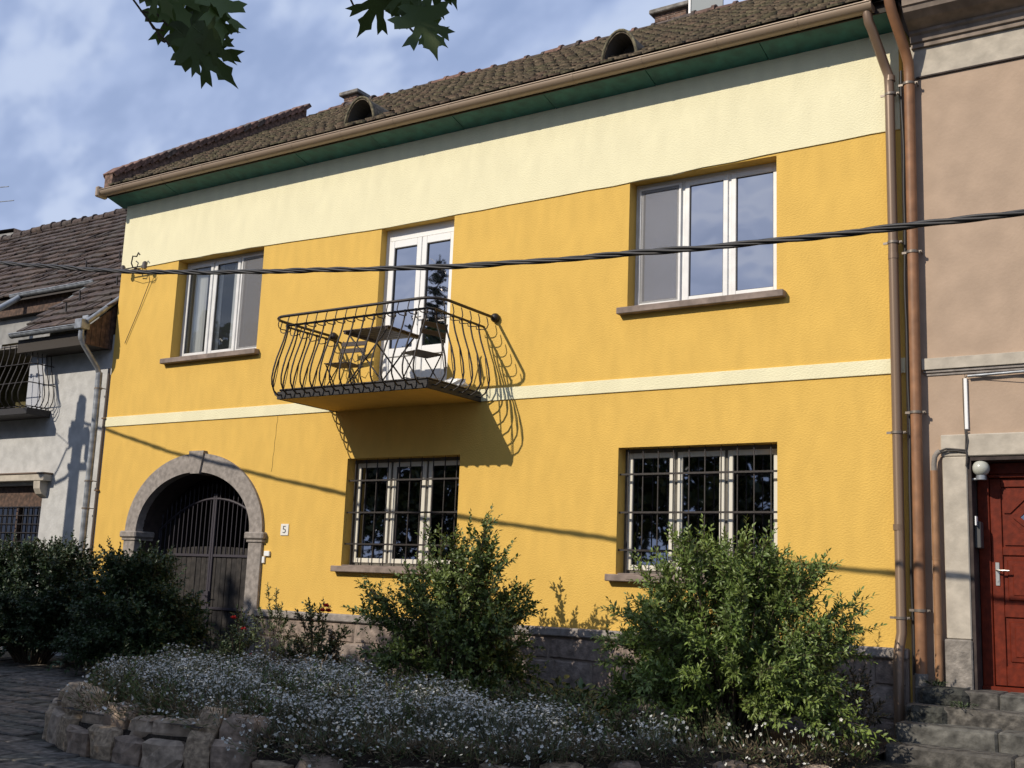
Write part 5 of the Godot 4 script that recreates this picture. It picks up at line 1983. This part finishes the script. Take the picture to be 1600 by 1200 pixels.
func spray_mesh(n: int, size: float, spread: float) -> ArrayMesh:
	var b := MB.new()
	for i in n:
		var p := rnd_dir() * spread * rng.randf()
		var y := rnd_dir() * size
		var x := y.cross(rnd_dir()).normalized() * size * 0.42
		b.tri(p, p + y * 0.5 + x, p + y, V(0, 1, 0.1))
		b.tri(p, p + y * 0.5 - x, p + y, V(0, 1, 0.1))
	return b.mesh()

func tree(called: String, label: String, at: Vector3, h: float, bottom: float, r: float, n: int, seed_: int, dark: Color, group := "") -> void:
	rng.seed = seed_
	var o := thing(called, label, "tree", at, group)
	var tb := MB.new()
	tb.tube([at, at + V(0.05, bottom * 0.6, 0.04), at + V(-0.05, bottom + 1.0, 0), at + V(0, h * 0.75, 0.1)], [0.2, 0.15, 0.12, 0.03], 8)
	var c := at + V(0, (h + bottom) / 2, 0)
	var hy := (h - bottom) / 2
	for i in 16:
		var d := rnd_dir()
		d.y = absf(d.y) * 0.6 + 0.1
		var a := at + V(0, rng.randf_range(bottom, h * 0.6), 0)
		tb.tube([a, a + d * r * 0.5, a + d * r * 0.9 + V(0, 0.2, 0)], [0.06, 0.035, 0.01], 5, false)
	part("trunk", tb, M.bark, o)
	var me := spray_mesh(7, 0.17, 0.22)
	var f := FastNoiseLite.new()
	f.frequency = 0.5
	f.seed = seed_
	var xs := []
	var cs := []
	while xs.size() < n:
		var d := rnd_dir()
		var q := pow(rng.randf(), 0.4)
		var lim := 1.0 + 0.55 * f.get_noise_3dv(d * 2.2)
		var p := c + V(d.x * r, d.y * hy, d.z * r) * q * minf(lim, 1.12)
		if f.get_noise_3dv(p * 1.3) < -0.16 or p.y > at.y + h:
			continue
		xs.append(Transform3D(Basis(rnd_dir(), rng.randf() * TAU).scaled(Vector3.ONE * rng.randf_range(0.8, 1.3)), p))
		var j := rng.randf_range(0.7, 1.3)
		cs.append(Color(dark.r * j, dark.g * j, dark.b * j))
	copies("crown", me, M.leaf, xs, cs, o)

func conifer(at: Vector3, h: float, seed_: int) -> void:
	rng.seed = seed_
	var o := thing("conifer", "slender conifer across the pavement, seen only mirrored in the balcony door", "tree", at)
	var tb := MB.new()
	tb.tube([at, at + V(0, h * 0.5, 0), at + V(0, h, 0)], [0.16, 0.10, 0.012], 8)
	var me := spray_mesh(12, 0.13, 0.14)
	var xs := []
	var cs := []
	var y := 1.2
	while y < h - 0.1:
		var ln := minf(0.12 + (h - y) * 0.34, 2.2)
		var m := 5
		for k in m:
			var a := rng.randf() * TAU
			var d := V(cos(a), -0.12 + rng.randf() * 0.25, sin(a))
			var l := ln * rng.randf_range(0.55, 1.1)
			var p := at + V(0, y + rng.randf_range(-0.12, 0.12), 0)
			tb.tube([p, p + d * l], [0.02, 0.006], 4, false)
			var s := maxi(2, int(l / 0.14))
			for i in s:
				var u := (i + 0.6) / s
				xs.append(Transform3D(Basis(rnd_dir(), rng.randf() * TAU).scaled(V(1.0, 0.55, 1.0) * (0.6 + 0.5 * (1.0 - u))), p + d * l * u + V(0, -0.05 * u, 0)))
				cs.append(Color(0.02, 0.035, 0.018) * rng.randf_range(0.7, 1.3))
		y += 0.24
	part("trunk", tb, M.bark, o)
	copies("needles", me, M.leaf_thick, xs, cs, o)

func make_maple() -> void:
	rng.seed = 101
	var at := V(14.4, 0.0, 15.8)
	var o := thing("maple_tree", "maple tree whose dark lobed leaves hang into the top of the picture", "tree", at)
	var tb := MB.new()
	tb.tube([at, at + V(0.05, 1.5, -0.05), at + V(-0.1, 3.4, -0.2), at + V(-0.3, 6.5, -0.8), at + V(-0.4, 9.0, -1.0)], [0.26, 0.2, 0.17, 0.11, 0.03], 12)
	part("trunk", tb, M.bark, o)
	var lb := MB.new()
	lb.tube([V(14.3, 3.3, 15.6), V(13.9, 4.4, 13.6), V(13.6, 4.6, 11.6), V(13.50, 4.0, 10.5), V(13.52, 3.45, 10.2), V(13.535, 3.194, 10.153)], [0.10, 0.07, 0.04, 0.016, 0.007, 0.004], 7)
	lb.tube([V(13.9, 4.4, 13.6), V(14.3, 4.7, 11.4), V(14.2, 4.0, 10.1), V(14.16, 3.5, 9.83), V(14.136, 3.272, 9.769)], [0.06, 0.035, 0.014, 0.006, 0.004], 7)
	part("bough", lb, M.bark, o)
	for t in [[V(13.535, 3.194, 10.153), V(13.564, 3.143, 10.123), V(13.595, 3.092, 10.091), V(13.621, 3.056, 10.066)], [V(13.564, 3.143, 10.123), V(13.598, 3.138, 10.099), V(13.622, 3.107, 10.077)], [V(13.595, 3.092, 10.091), V(13.601, 3.067, 10.082), V(13.613, 3.061, 10.073)], [V(13.573, 3.131, 10.115), V(13.588, 3.097, 10.097), V(13.612, 3.093, 10.08)], [V(14.045, 3.35, 9.83), V(14.051, 3.206, 9.811), V(14.06, 3.18, 9.8)], [V(14.136, 3.272, 9.769), V(14.192, 3.222, 9.72), V(14.218, 3.17, 9.692)], [V(14.136, 3.272, 9.769), V(14.165, 3.154, 9.724), V(14.197, 3.113, 9.694)]]:
		var tw := MB.new()
		tw.tube(t, 0.003, 5)
		part("twig", tw, M.twig, o)
	# one lobed leaf, folded a little along its midrib
	var half := [[0.0, 0.0], [0.12, -0.07], [0.26, -0.12], [0.40, -0.09], [0.33, 0.0], [0.27, 0.08], [0.38, 0.12], [0.50, 0.10], [0.68, 0.17], [0.57, 0.25], [0.60, 0.36], [0.46, 0.36], [0.34, 0.37], [0.21, 0.36], [0.30, 0.48], [0.40, 0.53], [0.58, 0.70], [0.41, 0.67], [0.38, 0.79], [0.27, 0.68], [0.19, 0.58], [0.10, 0.50], [0.13, 0.66], [0.19, 0.76], [0.09, 0.82], [0.04, 0.92], [0.0, 1.06]]
	var leafs := []
	for v in 3:
		var poly := PackedVector2Array()
		for q in half:
			poly.append(v2(q[0] * (0.92 + 0.06 * v), q[1]))
		for i in range(half.size() - 2, 0, -1):
			poly.append(v2(-half[i][0] * (1.0 - 0.05 * v), half[i][1] * (1.0 + 0.02 * v)))
		var idx := Geometry2D.triangulate_polygon(poly)
		var b := MB.new()
		var lift := func(p: Vector2) -> Vector3: return V(p.x, p.y, sqrt(p.x * p.x + 0.01) * (0.12 + 0.08 * v) - 0.12 * p.y * p.y + 0.02 * sin(p.x * 7.0 + v))
		var nrm := func(p: Vector2) -> Vector3:
			var dx: float = (lift.call(p + v2(0.02, 0)) - lift.call(p - v2(0.02, 0))).z / 0.04
			var dy: float = (lift.call(p + v2(0, 0.02)) - lift.call(p - v2(0, 0.02))).z / 0.04
			return V(-dx, -dy, 1).normalized()
		for i in range(0, idx.size(), 3):
			var q := [poly[idx[i]], poly[idx[i + 1]], poly[idx[i + 2]]]
			b.tri_s(lift.call(q[0]), lift.call(q[1]), lift.call(q[2]), nrm.call(q[0]), nrm.call(q[1]), nrm.call(q[2]))
		b.tube([V(0, 0, 0), V(0.02, -0.3, 0.06)], 0.012, 4, false)
		leafs.append(b.mesh())
	var spots := [[13.574, 3.146, 9.952, 13.642, 3.016, 9.825], [13.859, 3.043, 10.125, 13.940, 2.990, 10.110], [13.563, 3.214, 10.026, 13.548, 3.066, 9.976], [13.635, 3.134, 10.032, 13.679, 3.001, 9.998], [13.674, 3.186, 10.044, 13.757, 3.160, 9.970], [13.616, 3.223, 10.101, 13.701, 3.087, 10.057], [13.741, 3.062, 10.048, 13.814, 2.979, 9.994], [13.641, 3.180, 10.015, 13.644, 3.066, 9.928], [13.541, 3.326, 10.016, 13.622, 3.239, 9.938], [13.632, 3.215, 10.147, 13.684, 3.089, 10.114], [13.876, 3.107, 10.136, 13.926, 2.962, 10.129], [13.690, 3.057, 10.066, 13.778, 2.952, 10.007], [14.179, 3.206, 9.807, 14.081, 3.078, 9.798], [14.125, 3.297, 9.800, 14.127, 3.171, 9.765], [14.281, 3.126, 9.783, 14.341, 2.972, 9.769], [14.246, 3.221, 9.789, 14.241, 3.077, 9.806], [14.249, 3.256, 9.716, 14.250, 3.163, 9.634], [14.250, 3.315, 9.657, 14.296, 3.190, 9.639], [14.106, 3.278, 9.652, 14.133, 3.181, 9.577], [14.182, 3.162, 9.644, 14.204, 3.137, 9.575]]
	for q in spots:
		var a := V(q[0], q[1], q[2])
		var e := V(q[3], q[4], q[5])
		var l := maxf(a.distance_to(e) * 0.95, 0.10)
		var nn := (EYE - a).normalized() + rnd_dir() * 0.45
		inst("leaf", leafs[rng.randi() % 3], M.maple[rng.randi() % 2], o, Transform3D(frame(e - a, nn).scaled_local(V(l * 0.84, l, l)), a))
	# the crown overhead
	var xs := []
	var cs := []
	var f := FastNoiseLite.new()
	f.frequency = 0.35
	while xs.size() < 9000:
		var d := rnd_dir()
		var p := V(13.4, 6.2, 12.9) + V(d.x * 3.6, d.y * 2.8, d.z * 3.0) * pow(rng.randf(), 0.4)
		var r := p - EYE
		if r.y < 0.85 * v2(r.x, r.z).length() or f.get_noise_3dv(p) < -0.25 or r.y < 1.8:
			continue
		var sc := rng.randf_range(0.12, 0.19)
		xs.append(Transform3D(frame(rnd_dir() + V(0, -0.6, 0), V(0, 1, 0) + rnd_dir() * 0.6).scaled_local(V(sc, sc, sc)), p))
		var j := rng.randf_range(0.7, 1.25)
		cs.append(Color(0.05 * j, 0.085 * j, 0.022 * j))
	copies("crown", leafs[1], M.leaf, xs, cs, o)

func make_plants() -> void:
	var lm := leaf_mesh(0.62)
	var narrow := leaf_mesh(0.42)
	var b1 := thing("large_bush", "large arching green bush in front of the right barred window", "bush", V(11.7, 0.25, 1.65))
	bush(b1, V(11.78, 0.25, 1.6), V(1.22, 1.86, 0.95), 190, 22, 12, 0.074, narrow, [Color(0.155, 0.215, 0.042), Color(0.085, 0.135, 0.028), Color(0.11, 0.15, 0.033), Color(0.07, 0.115, 0.026)], 200, 0.07, 0.16)
	var b2 := thing("airy_bush", "darker airy bush with thin upright twigs under the balcony window", "bush", V(8.25, 0.25, 1.4))
	bush(b2, V(8.35, 0.25, 1.4), V(1.15, 1.8, 0.7), 120, 18, 10, 0.068, lm, [Color(0.11, 0.15, 0.03), Color(0.06, 0.10, 0.024), Color(0.07, 0.105, 0.025)], 210, 0.22, 0.2)
	var b3 := thing("dark_bush", "dense dark evergreen bush at the far left beside the white house", "bush", V(0.9, 0.2, 1.3))
	bush(b3, V(0.55, 0.2, 1.3), V(1.75, 1.8, 0.9), 230, 20, 12, 0.07, lm, [Color(0.03, 0.055, 0.018), Color(0.02, 0.04, 0.014), Color(0.024, 0.045, 0.015)], 220, 0.03, 0.1)
	var b4 := thing("round_bush", "rounded dark green bush hiding the left half of the arched gate", "bush", V(2.95, 0.2, 1.45))
	bush(b4, V(2.9, 0.2, 1.35), V(1.12, 1.66, 0.9), 180, 20, 12, 0.068, lm, [Color(0.035, 0.065, 0.02), Color(0.024, 0.048, 0.016), Color(0.028, 0.052, 0.017)], 230, 0.03, 0.1)
	var r1 := thing("rose_bush", "rose bush with dark red roses against the stone plinth", "rose bush", V(5.9, 0.25, 0.85))
	bush(r1, V(5.85, 0.25, 0.85), V(0.5, 1.0, 0.35), 24, 10, 8, 0.06, lm, [Color(0.06, 0.09, 0.03), Color(0.045, 0.07, 0.025), Color(0.07, 0.05, 0.03)], 240, 0.15, 0.4, 0.16)
	for p in [V(5.76, 1.08, 0.95), V(5.99, 1.26, 0.9), V(6.05, 1.20, 0.92), V(5.93, 1.20, 0.9)]:
		rose_flower(r1, p, 0.055)
	var r2 := thing("rose_bush", "small rose bush with red buds beside the right gate pilaster", "rose bush", V(4.5, 0.25, 0.9))
	bush(r2, V(4.45, 0.25, 0.9), V(0.42, 0.85, 0.3), 20, 10, 8, 0.055, lm, [Color(0.05, 0.08, 0.03), Color(0.04, 0.06, 0.025)], 250, 0.15, 0.4, 0.16)
	for p in [V(4.44, 1.04, 1.0), V(4.64, 0.9, 1.0), V(4.9, 0.58, 1.1)]:
		rose_flower(r2, p, 0.05)
	var tl := thing("tall_weed", "tall thin pale green plants standing before the wall between the roses", "plant", V(5.15, 0.25, 0.9))
	bush(tl, V(5.1, 0.25, 0.9), V(0.42, 1.18, 0.18), 13, 18, 6, 0.05, narrow, [Color(0.12, 0.15, 0.06), Color(0.09, 0.12, 0.05)], 260, 0.1, 0.75, 0.07, 0.006)
	var dk := thing("dark_shrub", "small bronze-leaved shrub at the foot of the brown downpipe", "shrub", V(12.75, 0.2, 1.0))
	bush(dk, V(12.75, 0.2, 1.0), V(0.42, 0.75, 0.35), 18, 10, 7, 0.06, narrow, [Color(0.055, 0.05, 0.03), Color(0.04, 0.035, 0.025), Color(0.035, 0.05, 0.025)], 270, 0.2, 0.3, 0.14, 0.006)
	var lowc := [Color(0.07, 0.11, 0.03), Color(0.05, 0.085, 0.025), Color(0.10, 0.11, 0.035)]
	for q in [[6.95, 0.9, 0.42, 0.5, 260, "low green plant at the foot of the plinth right of the roses", 0.09], [9.75, 1.35, 0.55, 0.5, 420, "leafy yellow-green clump between the two tall bushes", 0.11], [10.35, 1.9, 0.4, 0.45, 260, "broad-leaved clump behind the pale stone", 0.12], [9.1, 2.0, 0.45, 0.6, 360, "light green clump growing in front of the airy bush", 0.08], [12.85, 1.7, 0.28, 0.3, 160, "small ferny clump at the right end of the bed by the steps", 0.08], [4.35, 1.4, 0.3, 0.35, 160, "low dark clump at the corner of the bed near the gate", 0.07]]:
		var c := thing("low_plant", q[5], "plant", V(q[0], 0.25, q[1]))
		clump(c, V(q[0], 0.27, q[1]), q[2], q[3], q[4], q[6], 0.5, lowc, int(q[0] * 100))
	# moss and weeds on the steps
	for q in [[13.30, 0.815, 0.22, "weed growing on the mossy block left of the top step"], [13.62, 0.66, 0.58, "weed tuft hanging over the second step"], [14.9, 0.52, 0.86, "weed growing in a joint of the third step at the right edge"]]:
		var c := thing("step_weed", q[3], "weed", V(q[0], q[1], q[2]))
		clump(c, V(q[0], q[1], q[2]), 0.10, 0.08, 60, 0.05, 0.4, [Color(0.05, 0.075, 0.03), Color(0.04, 0.06, 0.03)], int(q[0] * 77))
	var ps := MB.new()
	ps.ball(Vector3(), 1.0, 14)
	var f := FastNoiseLite.new()
	f.frequency = 0.7
	for i in ps.v.size():
		var p := ps.v[i]
		var q := V(signf(p.x) * pow(absf(p.x), 0.6), signf(p.y) * pow(absf(p.y), 0.45), signf(p.z) * pow(absf(p.z), 0.6))
		ps.v[i] = V(10.52, 0.37, 2.25) + V(q.x * 0.2, q.y * 0.11, q.z * 0.15) * (1.0 + 0.3 * f.get_noise_3dv(q))
	var po := part("pale_stone", ps, M.pale_stone)
	tag(po, "pale greenish stone lying at the left foot of the large bush", "stone")

func _ready() -> void:
	var cam := Camera3D.new()
	cam.name = "camera"
	cam.position = EYE
	cam.rotation_order = EULER_ORDER_YXZ
	cam.rotation = Vector3(deg_to_rad(10.05736), deg_to_rad(33.75684), deg_to_rad(2.28205))
	cam.fov = 37.0983
	cam.far = 600.0
	cam.current = true
	add_child(cam)
	var env := Environment.new()
	env.background_mode = Environment.BG_SKY
	env.sky = make_sky()
	env.background_energy_multiplier = 1.0
	env.tonemap_mode = Environment.TONE_MAPPER_LINEAR
	env.tonemap_exposure = 1.18
	env.sdfgi_enabled = true
	env.ssao_enabled = true
	env.ssil_enabled = true
	var we := WorldEnvironment.new()
	we.name = "world"
	we.environment = env
	add_child(we)
	var sun := DirectionalLight3D.new()
	sun.name = "sun"
	sun.light_energy = 1.15
	sun.light_color = Color(1.0, 0.955, 0.89)
	sun.light_angular_distance = 0.5
	sun.shadow_enabled = true
	add_child(sun)
	sun.look_at_from_position(Vector3(), Vector3(0.339, -0.547, -0.765))
	make_materials()
	M.screen_mesh = StandardMaterial3D.new()
	M.screen_mesh.albedo_color = Color(0.55, 0.55, 0.56, 0.34)
	M.screen_mesh.transparency = BaseMaterial3D.TRANSPARENCY_ALPHA
	M.screen_mesh.roughness = 0.9
	M.glass_dark = M.glass.duplicate()
	M.glass_dark.albedo_color = Color(0.28, 0.28, 0.29)
	M.base_stone = mat(Color(0.30, 0.27, 0.235), 0.93, 0.5, 0.04, 0.75, 0.3)
	M.glass_low = M.glass.duplicate()
	M.glass_low.albedo_color = Color(0.56, 0.57, 0.60)
	M.cheek = mat(Color(0.07, 0.072, 0.06), 0.95, 1.5, 0.05, 0.5, 0.2)
	M.loggia_panel = mat(Color(0.4, 0.42, 0.46), 0.7)
	M.maple = [leafmat(0.6, Color(0.35, 0.45, 0.08)), leafmat(0.6, Color(0.3, 0.38, 0.08))]
	M.maple[0].albedo_color = Color(0.085, 0.13, 0.028).linear_to_srgb()
	M.maple[1].albedo_color = Color(0.06, 0.095, 0.022).linear_to_srgb()
	make_ground()
	make_yellow_house()
	make_tan_house()
	make_steps()
	make_white_house()
	make_pavement()
	make_bed()
	make_cable()
	make_balcony_things()
	make_plants()
	make_flowers()
	make_shoots()
	make_maple()
	# trees across the pavement: outside the picture, they shade the bed and are mirrored in the windows
	var g := "trees behind the photographer"
	tree("street_tree", "tree outside the left edge, farthest left of the row across the pavement", V(-9.5, 0, 10.5), 8.9, 1.4, 2.6, 1700, 301, Color(0.035, 0.055, 0.018), g)
	tree("street_tree", "tree outside the picture, left of the conifer across the pavement", V(-5.6, 0, 10.2), 8.3, 1.2, 2.3, 1700, 302, Color(0.04, 0.06, 0.02), g)
	conifer(V(-2.7, 0, 12.0), 10.6, 303)
	tree("street_tree", "tree outside the picture, right of the conifer across the pavement", V(-0.6, 0, 9.7), 7.9, 1.2, 2.2, 1500, 304, Color(0.04, 0.06, 0.02), g)
	tree("street_tree", "tree outside the picture, mirrored in the right barred window", V(3.0, 0, 10.0), 8.0, 1.0, 2.2, 1500, 305, Color(0.035, 0.055, 0.018), g)
	tree("street_tree", "tree outside the picture, nearest to the photographer's left", V(6.6, 0, 10.3), 7.6, 1.0, 2.1, 1300, 306, Color(0.04, 0.06, 0.02), g)
